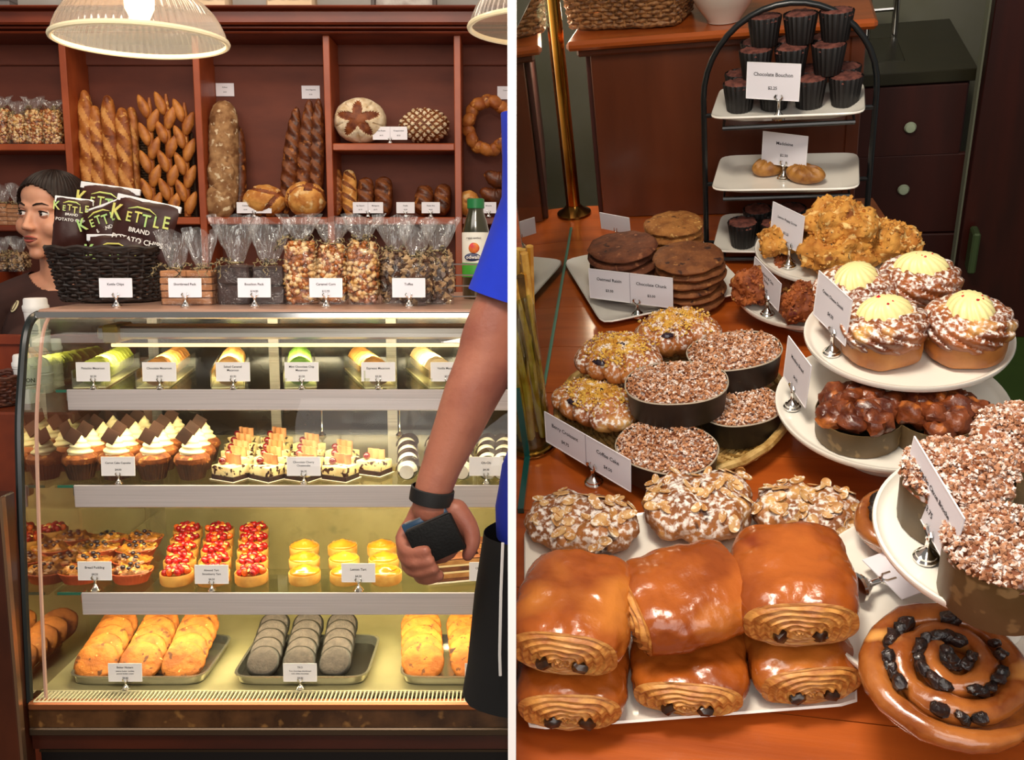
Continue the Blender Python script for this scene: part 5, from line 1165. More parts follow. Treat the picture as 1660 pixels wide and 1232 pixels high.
# cookies
cky = [mat('oatmeal_cookie', '#7a4428', '#5a2c18', sc=50, rough=.8, bump=.6, bsc=150, spk=(('#9c6240', 80, .62, .08), ('#2d130a', 45, .66, .05))), mat('chunk_cookie', '#8a5228', '#6c3a18', sc=50, rough=.75, bump=.6, bsc=150, spk=(('#3a1a0b', 55, .64, .05), ('#a8703c', 90, .64, .08))), mat('ginger_cookie', '#b5783a', '#8f5522', sc=60, rough=.8, bump=.6, bsc=180, spk=(('#d9a860', 120, .6, .1), ('#5a300f', 50, .66, .05)))]
pl = sqplate('white square plate under the cookie stacks', V((-.212, 1.503, 0)), .132, .132, math.atan2(R(1205, 488, .014).y - R(1003, 533, .014).y, R(1205, 488, .014).x - R(1003, 533, .014).x))
for si, (px_, py_, r_, th_, n, nm, lab) in enumerate(((1009, 393, .062, .0148, 6, 'oatmeal raisin', 'dark oatmeal raisin cookie'), (1115, 410, .0605, .0150, 6, 'chocolate chunk', 'chocolate chunk cookie'), (1092, 356, .054, .0148, 6, 'ginger', 'golden brown cookie'))):
    c = R(px_, py_, .009 + n * th_); mes = [cookie_mesh(r_ * k, th_ * .80, cky[si], n=48, amp=.0024, fq=48, seed=si * 3 + i) for i, k in enumerate((1.0, .97, .985))]
    for k in range(n):
        o = raw('cookie', mes[k % 3]); o.matrix_world = xf(FR, (c.x + (rnd.uniform(-.004, .004) if k < n - 1 else 0), c.y + (rnd.uniform(-.004, .004) if k < n - 1 else 0), .0100 + th_ * k), rnd.random() * 6, rnd.uniform(-.03, .03) if k else 0); tag(o, '%s, %s' % (lab, 'topmost of its stack on the square plate' if k == n - 1 else ('bottom of its stack on the square plate' if k == 0 else ORD[k] + ' from the bottom of its stack')), 'cookie', nm + ' cookies'); SIDE[o] = FR
cardR([], 'double price card in front of the cookie stacks', (963, 476), (1097, 493), (957, 431), (1034, 512), .030, .008, split=(two('Oatmeal Raisin', '$3.00'), two('Chocolate Chunk', '$3.00')))
a = R(1000, 375, .03); card(FR, (a.x - .005, a.y + .02, 0), [], 'blank-backed price card standing behind the oatmeal cookie stack', w=.07, h=.036, up=.02, rz=2.7)
# tiered stand
blk = mat('black_iron', '#0e1214', rough=.35, coat=.3); ysd = 1.645
t = T('tiered_stand', 'black iron arch stand holding white trays one above another', 'stand', FR, (.018, ysd, 0)); zs1 = .292
q = MB(); hw = .142; pts = [(-hw, 0, .002)] + [(-hw, 0, z) for z in (.1, .2, .285)] + [(-hw * math.cos(x), 0, .285 + .15 * math.sin(x)) for x in [PI * i / 20 for i in range(1, 20)]] + [(hw, 0, z) for z in (.285, .2, .1, .002)]
q.tube(pts, .0052, 10); P(t, 'arch', q, blk)
for z in (.010, .128, .256):
    q = MB(); q.tube([(-hw, 0, z), (-.105, 0, z), (-.105, -.07, z), (.105, -.07, z), (.105, 0, z), (hw, 0, z)], .0042, 8); q.tube([(-.105, 0, z), (-.105, .06, z), (.105, .06, z), (.105, 0, z)], .0042, 8); P(t, 'tray_holder', q, blk)
for z, lab in ((.264, 'white tray on the top tier of the iron stand'), (.136, 'white tray on the middle tier of the iron stand'), (.018, 'white tray on the lowest tier of the iron stand')):
    sqplate(lab, V((.018, ysd - .012, z)), .122, .082, -.05, h=.014, name='serving_tray', pw=10)
bw = mat('black_wrapper', '#0a0605', '#120b0a', sc=60, rough=.5); bt = mat('cocoa_top', '#7a4438', '#4a221b', sc=90, rough=.8, bump=.6, bsc=200)
q = MB(); q.lathe([(0, 0), (.0185, 0), (.0245, .041), (.0240, .042), (.0225, .037)], 88, fn=lambda t_, v: 1 + .03 * math.cos(22 * t_)); bwm = q.mesh('wrapper', bw)
q = MB(); q.lathe([(.0228, .036), (.022, .0415), (.015, .044), (0, .0445)], 24); btm = q.mesh('cake_top', bt, disp=(.0035, 110, 2))
root = None
lay_ = [(x, y, 0) for x in (-.084, -.027, .030, .087) for y in (-.026, .031)] + [(x, y, 1) for x in (-.058, -.001, .058) for y in (-.012, .040)] + [(x, .004, 2) for x in (-.045, .012, .068)]
wl_ = ['lowest layer', 'second layer', 'very top']
for k, (x, y, z) in enumerate(lay_):
    lb = 'dark chocolate bouchon in a black wrapper on the top tray, %s, number %d across' % (wl_[z], [j for j in range(len(lay_)) if lay_[j][2] == z].index(k) + 1)
    lb = 'dark chocolate cake in black wrapper, top tier, %s, %s' % (wl_[z], ('near' if y < 0 else 'far') + ' row, ' + ['first', 'second', 'third', 'fourth', 'fifth'][sorted({p[0] for p in lay_ if p[2] == z and (p[1] < 0) == (y < 0)}).index(x)])
    p = V((.022 + x, ysd + .004 + y, .271 + .0445 * z * 1.1))
    if root is None:
        root = T('chocolate_cake', lb, 'cake', FR, p, 0, 0, 0, 1.12, group='dark chocolate cakes on the top tier'); PM(root, 'wrapper', bwm); PM(root, 'cake_top', btm)
    else: dup(root, lb, FR, p, rnd.random() * 6, 0, 0, 1.12)
for k, (x, y) in enumerate(((-.075, -.03), (-.018, -.035), (-.05, .025), (.01, .025), (.04, -.03))): dup(root, 'dark chocolate cake on the lowest tray, %s' % ('nearest the cookie stacks', 'second in the near row', 'first in the far row', 'second in the far row', 'hidden half behind the scones')[k], FR, (.02 + x, ysd - .012 + y, .025), 1.0 * k, 0, 0, 1.1, group='dark chocolate cakes on the lowest tray')
md = mat('madeleine', '#b9823c', '#7f4c1c', sc=40, rough=.5, bump=.2)
for k, (px_, py_, rz) in enumerate(((1243, 275, .4), (1298, 285, -.5))):
    p = R(px_, py_, .152); q = MB(); q.grid(40, 14, lambda u, v: V((.036 * math.cos(2 * PI * u) * math.sin(PI * v) ** .7 * (1 + .25 * math.cos(2 * PI * u)), .020 * math.sin(2 * PI * u) * math.sin(PI * v) ** .7 * (1 + .25 * math.cos(2 * PI * u)), -math.cos(PI * v) * .014 * (1 + .18 * math.cos(2 * PI * u * 9) * (v > .5)))), True)
    ONE('madeleine', 'shell-ridged madeleine on the middle tray, ' + ('behind the card' if k == 0 else 'beside the card stand'), 'pastry', FR, (p.x, p.y, .157), q, md, rz=rz, rx=.2)
cardR(two('Chocolate Bouchon', '$2.25'), 'price card on the top tier of the iron stand', (1222, 123), (1303, 127), (1231, 68), (1262, 193), .300, .270)
cardR(two('Madeleine', '$2.50'), 'price card on the middle tier of the iron stand', (1238, 262), (1310, 272), (1237, 212), (1270, 290), .165, .142)
# scone stands
cs1 = stand('low white cake stand holding the dark cranberry scones', .060, 1.388, .040, .118)
cs2 = stand('white cake stand of lemon scones, raised above the cranberry scones', .096, 1.432, .096, .126, z0=.0408, fr=.34)
scm = mat('lemon_scone', '#cf9440', '#a8661e', sc=35, rough=.8, bump=.7, bsc=120, spk=(('#e8c27a', 70, .58, .1), ('#4a3a2a', 130, .68, .04), ('#7d4210', 40, .66, .06))); crn = mat('cranberry_scone', '#a85a26', '#6f2f12', sc=35, rough=.7, bump=.7, bsc=120, spk=(('#d9a050', 70, .62, .08), ('#5a0f12', 40, .66, .05)))
def lump(name, label, cat, F, loc, r, m, amp=.013, fq=40, sd=1, rz=0, nu=64, nv=40, group=None, flat=.35, n4=5, rx=0):
    q = MB(); q.grid(nu, nv, lambda u, v: V((r[0] * math.sin(PI * v) ** .8 * math.cos(2 * PI * u), r[1] * math.sin(PI * v) ** .8 * math.sin(2 * PI * u), -r[2] * math.cos(PI * v) if v > .5 else -r[2] * flat * math.cos(PI * v))), True)
    me = q.mesh(name, m, disp=(amp, fq, sd, n4)); lo = min(v.co.z for v in me.vertices)
    for v in me.vertices: v.co.z -= lo
    rr = random.Random(sd); pts = []; fc = me.polygons
    for j in range(320):
        p = fc[rr.randrange(len(fc))]
        if p.center.z > r[2] * .3: pts.append(p.center + p.normal * .0003)
    o = T(name, label, cat, F, loc, rz, rx, group=group); PM(o, 'scone_body', me)
    qq = MB(); qq.crumbs(pts, .0016, .0046); P(o, 'craggy_crumbs', qq, m, weld=False, stuff=True); return o
for k, (px_, py_, z, rr_, lb) in enumerate(((1355, 424, .097, (.054, .048, .040), 'front lemon poppy scone lying on the raised stand'), (1437, 407, .097, (.045, .052, .038), 'lemon poppy scone at the dark-door edge of the stand'), (1278, 398, .097, (.036, .048, .038), 'lemon poppy scone half behind the scone price card'), (1360, 372, .139, (.055, .048, .042), 'topmost lemon poppy scone of the pile'))):
    p = R(px_, py_, z + .015); lump('scone', lb, 'scone', FR, (p.x, p.y, z), rr_, scm, sd=k + 1, group='lemon poppy scones', rz=k)
for k, (px_, py_, lb) in enumerate(((1222, 480, 'dark cranberry scone behind the small tilted card'), (1298, 508, 'dark cranberry scone under the raised scone stand'), (1262, 460, 'dark cranberry scone tucked at the back of the low stand'))):
    p = R(px_, py_, .055); lump('scone', lb, 'scone', FR, (p.x, p.y, .041), (.032, .030, .040), crn, sd=k + 9, group='cranberry scones', amp=.010)
cardR(two('Lemon Poppy Scone', '$3.25', .8), 'price card on the lemon scone stand', (1256, 379), (1306, 405), (1254, 322), (1279, 432), .128, .097)
cardR([('Cranberry & Cinn', .75, .72), ('Scone', .75, .55), ('$3.25', .75, .25)], 'price card on the low cranberry scone stand', (1226, 452), (1268, 498), (1227, 410), (1244, 510), .066, .041)
# danish stands
monk = stand('wide white cake stand holding the dark sticky breads', .147, 1.036, .071, .141, fr=.42)
dan = stand('white cake stand of cream danishes set above the sticky breads', .165, 1.089, .140, .125, z0=.0715, fr=.36)
dpm = mat('danish_pastry', '#a0592a', '#6c3214', sc=26, rough=.4, coat=.25, bump=.4, bsc=130, sugar=.36, ssc=190, spk=(('#d9a45c', 18, .6, .1),)); dbm = mat('danish_base', '#bf7f3e', '#9a5a26', sc=20, rough=.5, coat=.15); crf = mat('lemon_cream_swirl', '#f0e3a0', rough=.4, sss=.1); rbit = mat('red_bits', '#c01a2c', rough=.3)
def danish(label, px_, py_, sd):
    p = R(px_, py_, .165); t = T('cream_danish', label, 'danish', FR, (p.x, p.y, .1428), sd, group='cream danishes')
    q = MB(); q.lathe([(0, 0), (.040, 0), (.046, .006), (.0475, .018), (.0475, .036)], 48, fn=lambda t_, v: 1 + .02 * math.sin(5 * t_ + sd)); P(t, 'base', q, dbm, disp=(.002, 40, sd))
    def g(u, v):
        t_ = 2 * PI * u; sp = t_ * 1 + 2.6 * v
        r_ = (.0468 + .0055 * math.sin(PI * min(1, v * 1.3))) * (1 - v ** 2.2) + .012 * v; z = .022 + .038 * math.sin(PI * v * .56)
        k = abs(math.sin(4.5 * sp)) ** .6
        return V((r_ * (.93 + .09 * k) * math.cos(t_), r_ * (.93 + .09 * k) * math.sin(t_), z + .004 * k))
    q = MB(); q.grid(140, 26, g, True, False, True); P(t, 'rolled_top', q, dpm, disp=(.0022, 60, sd))
    def c_(u, v):
        t_ = 2 * PI * u; r_ = .030 * math.sin(PI * (.5 + .5 * v)) ** .7 if v > 0 else .030; r_ = .0275 * (1 - v ** 1.7) + .001
        return V((r_ * (1 + .05 * math.sin(16 * t_ + 7 * v)) * math.cos(t_) * 1.15, r_ * (1 + .05 * math.sin(16 * t_ + 7 * v)) * math.sin(t_) * .9, .058 + .021 * math.sin(PI * v * .5)))
    q = MB(); q.grid(110, 16, c_, True, False, True); P(t, 'cream_swirl', q, crf)
    q = MB(); q.crumbs([(rnd.uniform(-.012, .012), rnd.uniform(-.012, .010), .0785 - rnd.random() * .002) for _ in range(5)], .0014, .0028); P(t, 'red_crumbs', q, rbit, weld=False, stuff=True)
for k, (px_, py_, lb) in enumerate(((1430, 548, 'cream danish nearest the front rim of its stand'), (1566, 545, 'cream danish at the dark-aisle edge of its stand'), (1488, 474, 'cream danish at the back of its stand'), (1384, 492, 'cream danish behind the danish price card'))): danish(lb, px_, py_, k * 1.3 + .4)
cardR(two('Cream Cheese Danish', '$4.50', .75), 'price card on the cream danish stand', (1321, 510), (1373, 562), (1323, 440), (1348, 573), .168, .141)
pap = mat('brown_baking_paper', '#6a5436', '#54411f', sc=14, rough=.55, spk=(('#8a7048', 50, .6, .05),)); stk = mat('sticky_crust', '#84421f', '#4e1e0e', sc=45, rough=.35, coat=.25, bump=.6, bsc=110, spk=(('#b8682c', 34, .58, .08),))
def papercup(t, r, h):
    q = MB(); q.lathe([(0, 0), (r * .96, 0), (r * .985, .002), (r, h), (r * .985, h), (r * .95, h * .6)], 48, fn=lambda t_, v: 1 + .006 * math.sin(26 * t_)); P(t, 'baking_paper', q, pap)
for k, (px_, py_, lb) in enumerate(((1394, 672, 'sticky pull-apart bread in brown paper below the front danish'), (1518, 672, 'sticky pull-apart bread in brown paper behind the streusel brioche'), (1452, 572, 'sticky pull-apart bread hidden at the back of its stand'))):
    p = R(px_, py_, .10); t = T('sticky_bread', lb, 'bread', FR, (p.x, p.y, .0715), k, group='sticky pull-apart breads'); papercup(t, .052, .034)
    rr = random.Random(k + 3)
    for j in range(13):
        a_ = j * 2.4; r_ = .041 * math.sqrt((j + .4) / 13); q = MB(); q.ball((0, 0, 0), (.021, .016, .015), 18, 12); o = P(t, 'dough_chunk', q, stk, disp=(.007, 70, j, 5)); o.matrix_local = Matrix.Translation((r_ * math.cos(a_), r_ * math.sin(a_), .036 + .010 * (1 - r_ / .045) + rr.uniform(-.003, .004))) @ Euler((rr.uniform(-.6, .6), rr.uniform(-.6, .6), rr.random() * 6)).to_matrix().to_4x4()
cardR(two('Monkey Bread', '$4.25'), 'price card leaning on the sticky bread stand', (1276, 610), (1312, 662), (1293, 545), (1284, 660), .098, .073)
# streusel brioche stand and raisin swirls
rais = stand('low white stand under the raisin swirls', .172, .715, .055, .128, fr=.45)
brs = stand('tall white cake stand of streusel brioches', .212, .690, .177, .118, z0=.0558, fr=.22)
stc = mat('streusel', '#c08c6a', '#96603e', sc=70, rough=.85, sugar=.34, ssc=150); stb = mat('brioche_top', '#8f4f28', '#6a3416', sc=40, rough=.7, sugar=.3, ssc=150)
for k, (px_, py_, lb) in enumerate(((1636, 868, 'streusel-topped brioche in brown paper nearest the front of its stand'), (1556, 750, 'streusel-topped brioche behind the tilted brioche card'), (1672, 690, 'streusel-topped brioche at the back of its stand'))):
    p = R(px_, py_, .244); t = T('streusel_brioche', lb, 'brioche', FR, (p.x, p.y, .1775), k, group='streusel brioches'); papercup(t, .047, .054)
    dome = lambda r_: .054 + .016 * (1 - (r_ / .052) ** 2.5)
    q = MB(); q.grid(36, 10, lambda u, v: V((.0475 * v * math.cos(2 * PI * u), .0475 * v * math.sin(2 * PI * u), dome(.0475 * v) - (.008 if v > .95 else 0))), True); P(t, 'brioche_top', q, stb, disp=(.005, 60, k))
    pts = []
    for j in range(1100):
        a_ = rnd.random() * 6.283; r_ = .049 * math.sqrt(rnd.random()); pts.append((r_ * math.cos(a_), r_ * math.sin(a_), dome(r_) + rnd.uniform(-.001, .004)))
    q = MB(); q.crumbs(pts, .0011, .0034); P(t, 'streusel', q, stc, weld=False, stuff=True)
cardR(two('Pistachio Citron Brioche', '$3.75', .72), 'large tilted price card on the streusel brioche stand', (1474, 788), (1551, 926), (1479, 706), (1501, 905), .203, .178, fs=.95)
swm = mat('raisin_swirl', '#ad672e', '#7e3c14', sc=22, rough=.2, coat=.7, bump=.35, bsc=70, spk=(('#d99a50', 22, .6, .12),)); rsm = mat('raisin', '#15100f', '#2a1a18', sc=60, rough=.25, coat=.4, bump=.5, bsc=300)
rb = [None] * 3
for i in range(3):
    q = MB(); q.ball((0, 0, 0), (.0065, .0048, .0042), 10, 7); rb[i] = q.mesh('raisin', rsm, disp=(.0022, 190, i + 1))
def swirl(label, loc, R0, turns, sd, rx=0, rz=0):
    t = T('raisin_swirl', label, 'pastry', FR, loc, rz, rx, group='raisin swirls')
    n = int(26 * turns); pts = []; rs = []
    wr = R0 / (turns + .6)
    for i in range(n + 1):
        f_ = i / n; a_ = 2 * PI * turns * f_ + sd; r_ = wr * .45 + (R0 - wr * .75) * f_; pts.append((r_ * math.cos(a_), r_ * math.sin(a_), .019 + .010 * (1 - f_))); rs.append(wr * .50 * (.9 + .1 * math.sin(i * .9)) * (1 if f_ < .93 else (1 - f_) / .07 * .7 + .3))
    q = MB(); q.tube(pts, rs, 16, sy=.95); P(t, 'dough_coil', q, swm, disp=(.0035, 34, sd, 4))
    q = MB(); q.lathe([(0, .004), (R0 * .85, .004), (R0 * .88, .012), (R0 * .6, .020), (0, .026)], 40); P(t, 'filling', q, mat('raisin_filling', '#a8601f', '#6e3410', sc=30, rough=.2, coat=.6))
    rr = random.Random(sd + 1)
    for i in range(int(24 * turns)):
        f_ = rr.uniform(.05, .97); a_ = 2 * PI * turns * f_ + sd; r_ = wr * .45 + (R0 - wr * .75) * f_ - wr * .5
        if r_ < .004: continue
        PM(t, 'raisin', rb[i % 3], Matrix.Translation((r_ * math.cos(a_), r_ * math.sin(a_), .033 + .010 * (1 - f_) + rr.uniform(-.003, .002))) @ Euler((rr.random(), rr.random(), a_ + PI / 2 + rr.uniform(-.4, .4))).to_matrix().to_4x4() @ Matrix.Scale(rr.uniform(.9, 1.45), 4))
    return t
p = R(1540, 1084, .088); swirl('large glossy raisin swirl at the front of the low stand', (p.x, p.y, .0665), .084, 2.6, 2)
p = R(1432, 832, .09); swirl('smaller glossy raisin swirl under the edge of the brioche stand', (p.x + .02, p.y, .062), .052, 2.2, 4)
# price card tipped over on the low stand
b = R(1388, 952, .075); t = card(FR, (0, 0, 0), [], 'tipped-over price card lying beside the raisin swirls', w=.062, h=.045, up=.030, ss=1.6)
d_ = (R(1480, 915, .075) - b); t.matrix_world = FR @ Matrix.Translation(V((b.x, b.y, .074))) @ Matrix.Rotation(math.atan2(d_.y, d_.x), 4, 'Z') @ Matrix.Rotation(PI / 2 + .1, 4, 'Y') @ Matrix.Rotation(PI / 2, 4, 'Z')
# ------------------------------------------------------------------ woven tray of croissants and coffee cakes
straw = mat('pale_straw', '#c9a766', '#9c7436', sc=70, lo=.4, hi=.62, rough=.6)
ct = R(1088, 668, .012); t = T('woven_tray', 'round pale woven tray under the coffee cakes and berry croissants', 'tray', FR, (ct.x, ct.y, .001)); RT = .162
q = MB(); n = 26
for k in range(n):
    r_ = RT * (k + 1) / n; zz = .005 + .020 * max(0, (k / n - .72) / .28) ** 1.3; m_n = max(14, int(r_ * 520))
    q.tube([(r_ * math.cos(2 * PI * i / m_n), r_ * math.sin(2 * PI * i / m_n), zz + .0016 * math.cos(PI * (i + k))) for i in range(m_n + 1)], .0034, 4, cap=False)
P(t, 'weave', q, straw, weld=False, stuff=True)
q = MB()
for k in range(64):
    a_ = 2 * PI * k / 64; q.tube([(RT * f_ * math.cos(a_), RT * f_ * math.sin(a_), .005 + .020 * max(0, (f_ - .72) / .28) ** 1.3) for f_ in (.15, .5, .72, .8, .9, 1)], .0024, 4)
P(t, 'spokes', q, mat('dark_straw', '#8a6428', rough=.7), weld=False, stuff=True)
q = MB(); q.tube([(RT * math.cos(2 * PI * i / 72), RT * math.sin(2 * PI * i / 72), .027 + .001 * math.sin(i * 2)) for i in range(73)], .0065, 8, cap=False); P(t, 'rim', q, straw, weld=False)
panm = mat('dark_paper_pan', '#241c17', '#18120f', sc=40, rough=.5, spk=(('#6a5a48', 60, .70, .03),)); cct = mat('crumb_topping', '#d29a70', '#a4683e', sc=80, rough=.85, sugar=.30, ssc=150); ccb = mat('crumb_base', '#a86a40', '#85492a', sc=60, rough=.85, sugar=.25, ssc=150)
def coffee(label, px_, py_, ztop_, rz, a=.066, b=.050, h=.041, tilt=0):
    p = R(px_, py_, ztop_); t = T('coffee_cake', label, 'cake', FR, (p.x, p.y, ztop_ - h - .002), rz, tilt, group='crumb coffee cakes')
    q = MB(); pr = [(0, 0), (.90, 0), (.93, .002), (1.0, h), (1.01, h + .001), (.985, h + .0005), (.95, h * .7)]
    q.grid(64, 6, lambda u, v: superpt(2 * PI * u, a * pr[int(round(v * 6))][0], b * pr[int(round(v * 6))][0], 2.3) + V((0, 0, pr[int(round(v * 6))][1])), True); P(t, 'paper_pan', q, panm)
    q = MB(); q.tube([superpt(2 * PI * i / 64, a * 1.0, b * 1.0, 2.3) + V((0, 0, h)) for i in range(65)], .0011, 6, cap=False); P(t, 'pan_rim', q, mat('pan_rim', '#b5a894', rough=.5))
    q = MB(); q.grid(40, 8, lambda u, v: superpt(2 * PI * u, a * .98 * v, b * .98 * v, 2.3) + V((0, 0, h - .003 + .006 * (1 - v * v))), True); P(t, 'cake_top', q, ccb, disp=(.003, 70, 1))
    pts = []
    for j in range(1200):
        a_ = rnd.random() * 6.283; f_ = math.sqrt(rnd.random()) * .97; s_ = superpt(a_, a * f_, b * f_, 2.3); pts.append((s_.x, s_.y, h + .001 + .006 * (1 - f_ * f_) + rnd.uniform(-.0015, .002)))
    q = MB(); q.crumbs(pts, .0010, .0028); P(t, 'crumb_topping', q, cct, weld=False, stuff=True)
coffee('crumb coffee cake lowest on the woven tray, behind the double card', 1080, 722, .061, -.35, .066, .052)
coffee('crumb coffee cake half hidden on the far side of the woven tray', 1200, 655, .061, .35, .054, .046, tilt=0)
coffee('crumb coffee cake stacked in the middle of the woven tray', 1096, 618, .107, .12, .067, .050, tilt=-.0)
coffee('crumb coffee cake stacked highest at the far edge of the woven tray', 1190, 566, .107, .35, .064, .048)
crs = mat('berry_croissant', '#bd7636', '#8e4a20', sc=30, rough=.55, bump=.3, bsc=140, sugar=.30, ssc=190, spk=(('#dca863', 20, .6, .1),)); yc = mat('yellow_crumble', '#e6bd58', '#c98f30', sc=80, rough=.8, sugar=.12, ssc=90); jam = mat('berry_jam', '#1c1424', '#2f1a28', sc=50, rough=.25, coat=.4)
def berry_c(label, px_, py_, z, rz, a, b, h, sd, tilt=0):
    p = R(px_, py_, z + h * .6); t = T('berry_croissant', label, 'croissant', FR, (p.x, p.y, z), rz, tilt, group='berry croissants')
    def g(u, v):
        t_ = 2 * PI * u; x = a * (2 * v - 1); e = max(0, 1 - abs(2 * v - 1) ** 2.4) ** .55; k = .95 + .15 * abs(math.sin(v * 15 + .5 * math.sin(t_)))
        return V((x, b * e * k * math.cos(t_) + .014 * (1 - (2 * v - 1) ** 2), h / 2 + h / 2 * e * k * math.sin(t_)))
    q = MB(); q.grid(40, 64, g, True); P(t, 'croissant', q, crs, disp=(.0028, 55, sd))
    top = lambda x, y: h * .5 + h * .53 * max(0, 1 - (x / a) ** 2 * .9 - ((y - .012) / b) ** 2 * .8) ** .5
    pts = [(rnd.gauss(0, a * .33), rnd.gauss(.008, b * .35)) for _ in range(900)]
    q = MB(); q.crumbs([(x, y, top(x, y) + rnd.uniform(-.001, .002)) for x, y in pts if abs(x) < a * .8 and abs(y - .01) < b * .85], .0012, .0030); P(t, 'crumble', q, yc, weld=False, stuff=True)
    for (x, y) in ((-.018, -.024), (.006, .010)): 
        q = MB(); q.ball((x, y, top(x, y) - .001), (.010, .0055, .003), 14, 8); P(t, 'berry_filling', q, jam, disp=(.003, 120, sd))
berry_c('berry croissant lowest on the woven tray beside the vase', 962, 655, .029, -.55, .070, .047, .044, 1)
berry_c('berry croissant stacked over the lower one on the woven tray', 1002, 582, .064, -.25, .066, .046, .050, 2, .1)
berry_c('berry croissant standing farthest back on the woven tray', 1098, 540, .058, .3, .064, .048, .054, 3)
cardR([], 'double price card leaning in front of the woven tray', (893, 708), (1030, 789), (889, 662), (963, 783), .022, .0, split=(two('Berry Croissant', '$4.75'), two('Coffee Cake', '$4.50')), ss=1.3)
# ------------------------------------------------------------------ long plate: almond croissants and chocolate croissants
a = R(853, 1184, .014); c = R(1397, 1142, .014); rz = math.atan2((c - a).y, (c - a).x); mdl = (a + c) / 2; n_ = V((-math.sin(rz), math.cos(rz), 0)); hy = .150
pc_ = mdl + n_ * hy; sqplate('long white rectangular plate at the front under the chocolate croissants', (pc_.x, pc_.y, 0), (c - a).length / 2, hy, rz, h=.013, name='rectangular_plate', pw=26)
alc = mat('almond_croissant', '#a8682f', '#7a4318', sc=26, rough=.6, bump=.5, bsc=110, sugar=.38, ssc=150, spk=(('#d9a860', 16, .58, .1), ('#3d1c0c', 30, .66, .05)))
flk = mat('almond_flake', '#d6ac72', '#b87f40', sc=60, rough=.55, sugar=.14, ssc=200, spk=(('#f0e2c8', 90, .6, .06),)); q = MB(); q.grid(14, 3, lambda u, v: V((.0105 * v * math.cos(2 * PI * u) * (1 + .18 * math.cos(2 * PI * u)), .0065 * v * math.sin(2 * PI * u), .0012 + .0012 * v * v)), True); q.grid(14, 1, lambda u, v: V((.0105 * (1 - v * .0) * math.cos(2 * PI * u) * (1 + .18 * math.cos(2 * PI * u)), .0065 * math.sin(2 * PI * u), .0024 - .0014 * v)), True); flm = q.mesh('almond_flake', flk)
for k, (px_, py_, A, B, Hh, rz2, lb) in enumerate(((942, 845, .070, .046, .046, -.12, 'almond croissant behind the chocolate croissants, nearest the vase'), (1132, 822, .066, .056, .055, .25, 'largest almond croissant, in the middle of the row'), (1308, 828, .062, .046, .046, -.15, 'almond croissant next to the stand of raisin swirls'))):
    p = R(px_, py_, .035); t = T('almond_croissant', lb, 'croissant', FR, (p.x, p.y, .011), rz2, group='almond croissants')
    def g(u, v):
        t_ = 2 * PI * u; x = A * (2 * v - 1); e = max(0, 1 - abs(2 * v - 1) ** 3.2) ** .5; k2 = 1 + .05 * math.sin(v * 21 + 1.2 * math.cos(t_))
        return V((x, B * e * k2 * math.cos(t_), Hh * .45 + Hh * .55 * e * k2 * math.sin(t_) * (1 if math.sin(t_) > 0 else .8)))
    q = MB(); q.grid(48, 72, g, True); P(t, 'croissant', q, alc, disp=(.0065, 38, k + 1, 5))
    bpy.context.view_layer.update(); body = t.children[0]; rr = random.Random(k); cnt = 0
    while cnt < 46:
        x, y = rr.uniform(-A * .92, A * .92), rr.uniform(-B * .95, B * .9); hh = body.ray_cast(V((x, y, .2)), V((0, 0, -1)))
        cnt += 1
        if not hh[0] or hh[2].z < .1: continue
        m = (hh[2] + V((rr.uniform(-.35, .35), rr.uniform(-.35, .35), 0))).to_track_quat('Z', 'Y').to_matrix().to_4x4()
        PM(t, 'almond_flake', flm, Matrix.Translation(hh[1] + hh[2] * .0008) @ m @ Matrix.Rotation(rr.random() * 6.3, 4, 'Z') @ Matrix.Scale(rr.uniform(.6, 1.05), 4))
pcm1 = mat('glazed_crust', '#ad5a1e', '#8a4010', sc=16, rough=.24, coat=.5, bump=.55, bsc=48, spk=(('#c97a30', 9, .56, .14), ('#7c300a', 20, .64, .1))); pcl = mat('flaky_layers', '#cf9248', '#a8652a', sc=60, rough=.5, st=(1, 1, 5), bump=.15); chc = mat('dark_chocolate', '#24120c', '#36200f', sc=60, rough=.3, coat=.3)
def pac(label, px_, py_, z, rz, A, B, Hh, sd, tilt=0, spiral=True, refz=.5):
    """rolled pastry: cross-section in x-z, rolled along y, the scrolled end towards -y"""
    p = R(px_, py_, z + Hh * refz); t = T('chocolate_croissant', label, 'croissant', FR, (p.x, p.y, z), rz, tilt, group='chocolate croissants')
    sec = lambda th, k: superpt(th, A * k, Hh / 2 * k, 2.7)
    def body(u, v):
        y = -B + 2 * B * v; k = 1 - .14 * abs(2 * v - 1) ** 4; s_ = sec(2 * PI * u, k); return V((s_.x, y, Hh / 2 * (.98) + s_.y))
    q = MB(); q.grid(90, 44, body, True, False, True); P(t, 'glazed_crust', q, pcm1, disp=(.0036, 30, sd, 5))
    def end(u, v):
        th = 2 * PI * u; r_ = .015 + .985 * v; k = r_ * .90
        ph = (r_ * 6.2 - u) * 2 * PI; s_ = sec(th, k); rid = .0019 * math.cos(ph) + .0008 * math.sin(u * 37)
        return V((s_.x, -B * 1.0 - .011 * (1 - r_ ** 2.2) - rid * (r_ < .93), Hh / 2 * .98 + s_.y))
    q = MB(); q.grid(96, 46, end, True); P(t, 'scrolled_end', q, pcl, disp=(.0012, 60, sd))
    for sg in (-1, 1):
        q = MB(); q.box((0, 0, 0), (.016, .012, .0125), 0, .0035); o = P(t, 'chocolate_stick', q, chc, disp=(.002, 120, sd)); o.matrix_local = Matrix.Translation((sg * A * .30, -B - .0085, Hh * .40)) @ Euler((.2, sg * .5, .1 * sd)).to_matrix().to_4x4()
    return t
BZ_ = .0110
pac('chocolate croissant lying under the one nearest the partition', 930, 1096, BZ_, .12, .056, .050, .056, 1, refz=.3)
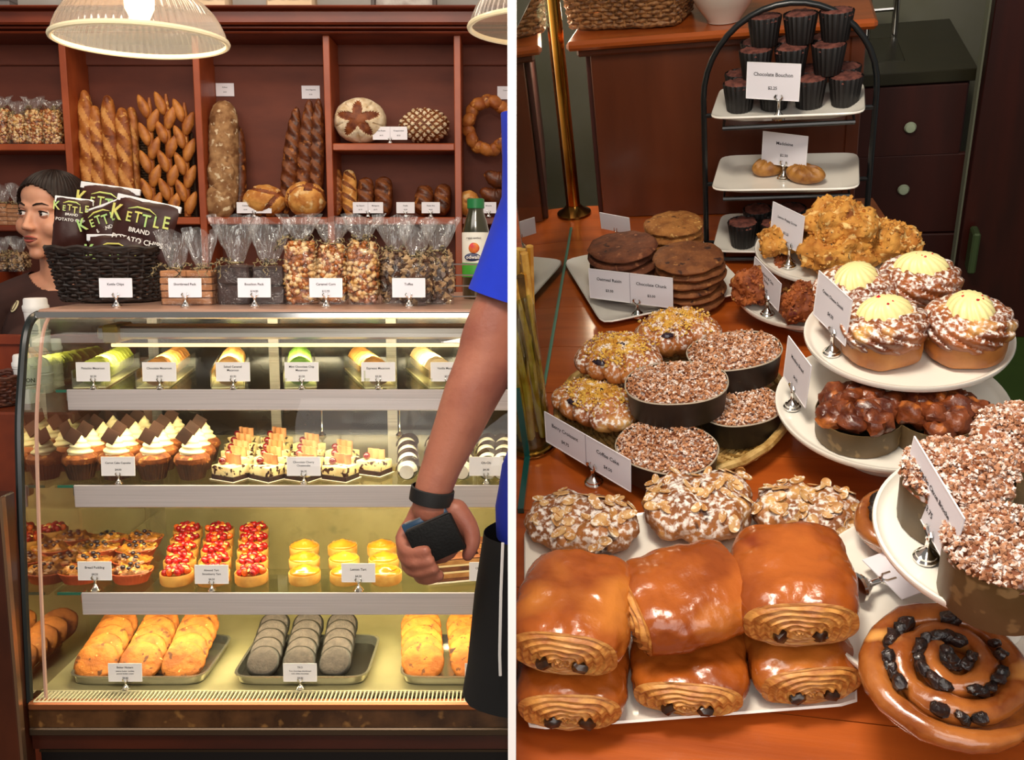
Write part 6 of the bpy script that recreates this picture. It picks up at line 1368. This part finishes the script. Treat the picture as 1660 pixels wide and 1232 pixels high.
pac('chocolate croissant lying under the sideways-turned one', 1118, 1072, BZ_, .05, .058, .050, .050, 2, refz=.35)
pac('chocolate croissant lying under the one beside the raisin swirls', 1292, 1052, BZ_, .26, .054, .050, .054, 3, refz=.35)
pac('chocolate croissant on top, nearest the partition, its scrolled end facing out', 930, 988, .067, .0, .058, .055, .064, 4, refz=.5)
pac('chocolate croissant on top in the middle, turned sideways', 1112, 965, .061, -1.10, .058, .056, .062, 5, refz=.5)
pac('chocolate croissant on top beside the raisin swirls, its scrolled end facing out', 1285, 942, .066, .12, .059, .055, .064, 6, refz=.5)
# ================================================================== LETTERING TO MESHES, CUT AT THE PARTITION
bpy.context.view_layer.update(); dg = bpy.context.evaluated_depsgraph_get()
for o in [o for o in COL.objects if o.type == 'FONT']:
    me = bpy.data.meshes.new_from_object(o.evaluated_get(dg)); n = raw('lettering' if o.name.startswith('lettering') else 'logo_letter', me, o.parent)
    n.location = o.location; n.rotation_euler = o.rotation_euler; n.scale = o.scale; cu = o.data
    bpy.data.objects.remove(o); bpy.data.curves.remove(cu)
bpy.context.view_layer.update()
for root, F in list(SIDE.items()):
    st_ = [root]
    while st_:
        o = st_.pop(); st_.extend(o.children)
        if o.type != 'MESH' or 'partition' in o.name or o.name.startswith('floor') and F is FL: continue
        M = o.matrix_world; sg = -1 if F is FL else 1; lim = .0042
        xs = [(M @ V(c)).x * sg for c in o.bound_box]
        if min(xs) >= lim - .0002: continue
        if max(xs) < lim: bpy.data.objects.remove(o); continue
        if o.data.users > 1: o.data = o.data.copy()
        inv = M.inverted(); p = inv @ V((sg * lim, 0, 0)); nn = (M.to_3x3().transposed() @ V((sg, 0, 0))).normalized()
        bm = bmesh.new(); bm.from_mesh(o.data)
        bmesh.ops.bisect_plane(bm, geom=bm.verts[:] + bm.edges[:] + bm.faces[:], plane_co=p, plane_no=nn, clear_inner=True)
        if not bm.faces: bm.free(); bpy.data.objects.remove(o); continue
        bm.to_mesh(o.data); bm.free()
for o in list(SIDE):
    try:
        if o.type == 'EMPTY' and not o.children: bpy.data.objects.remove(o)
    except ReferenceError: pass
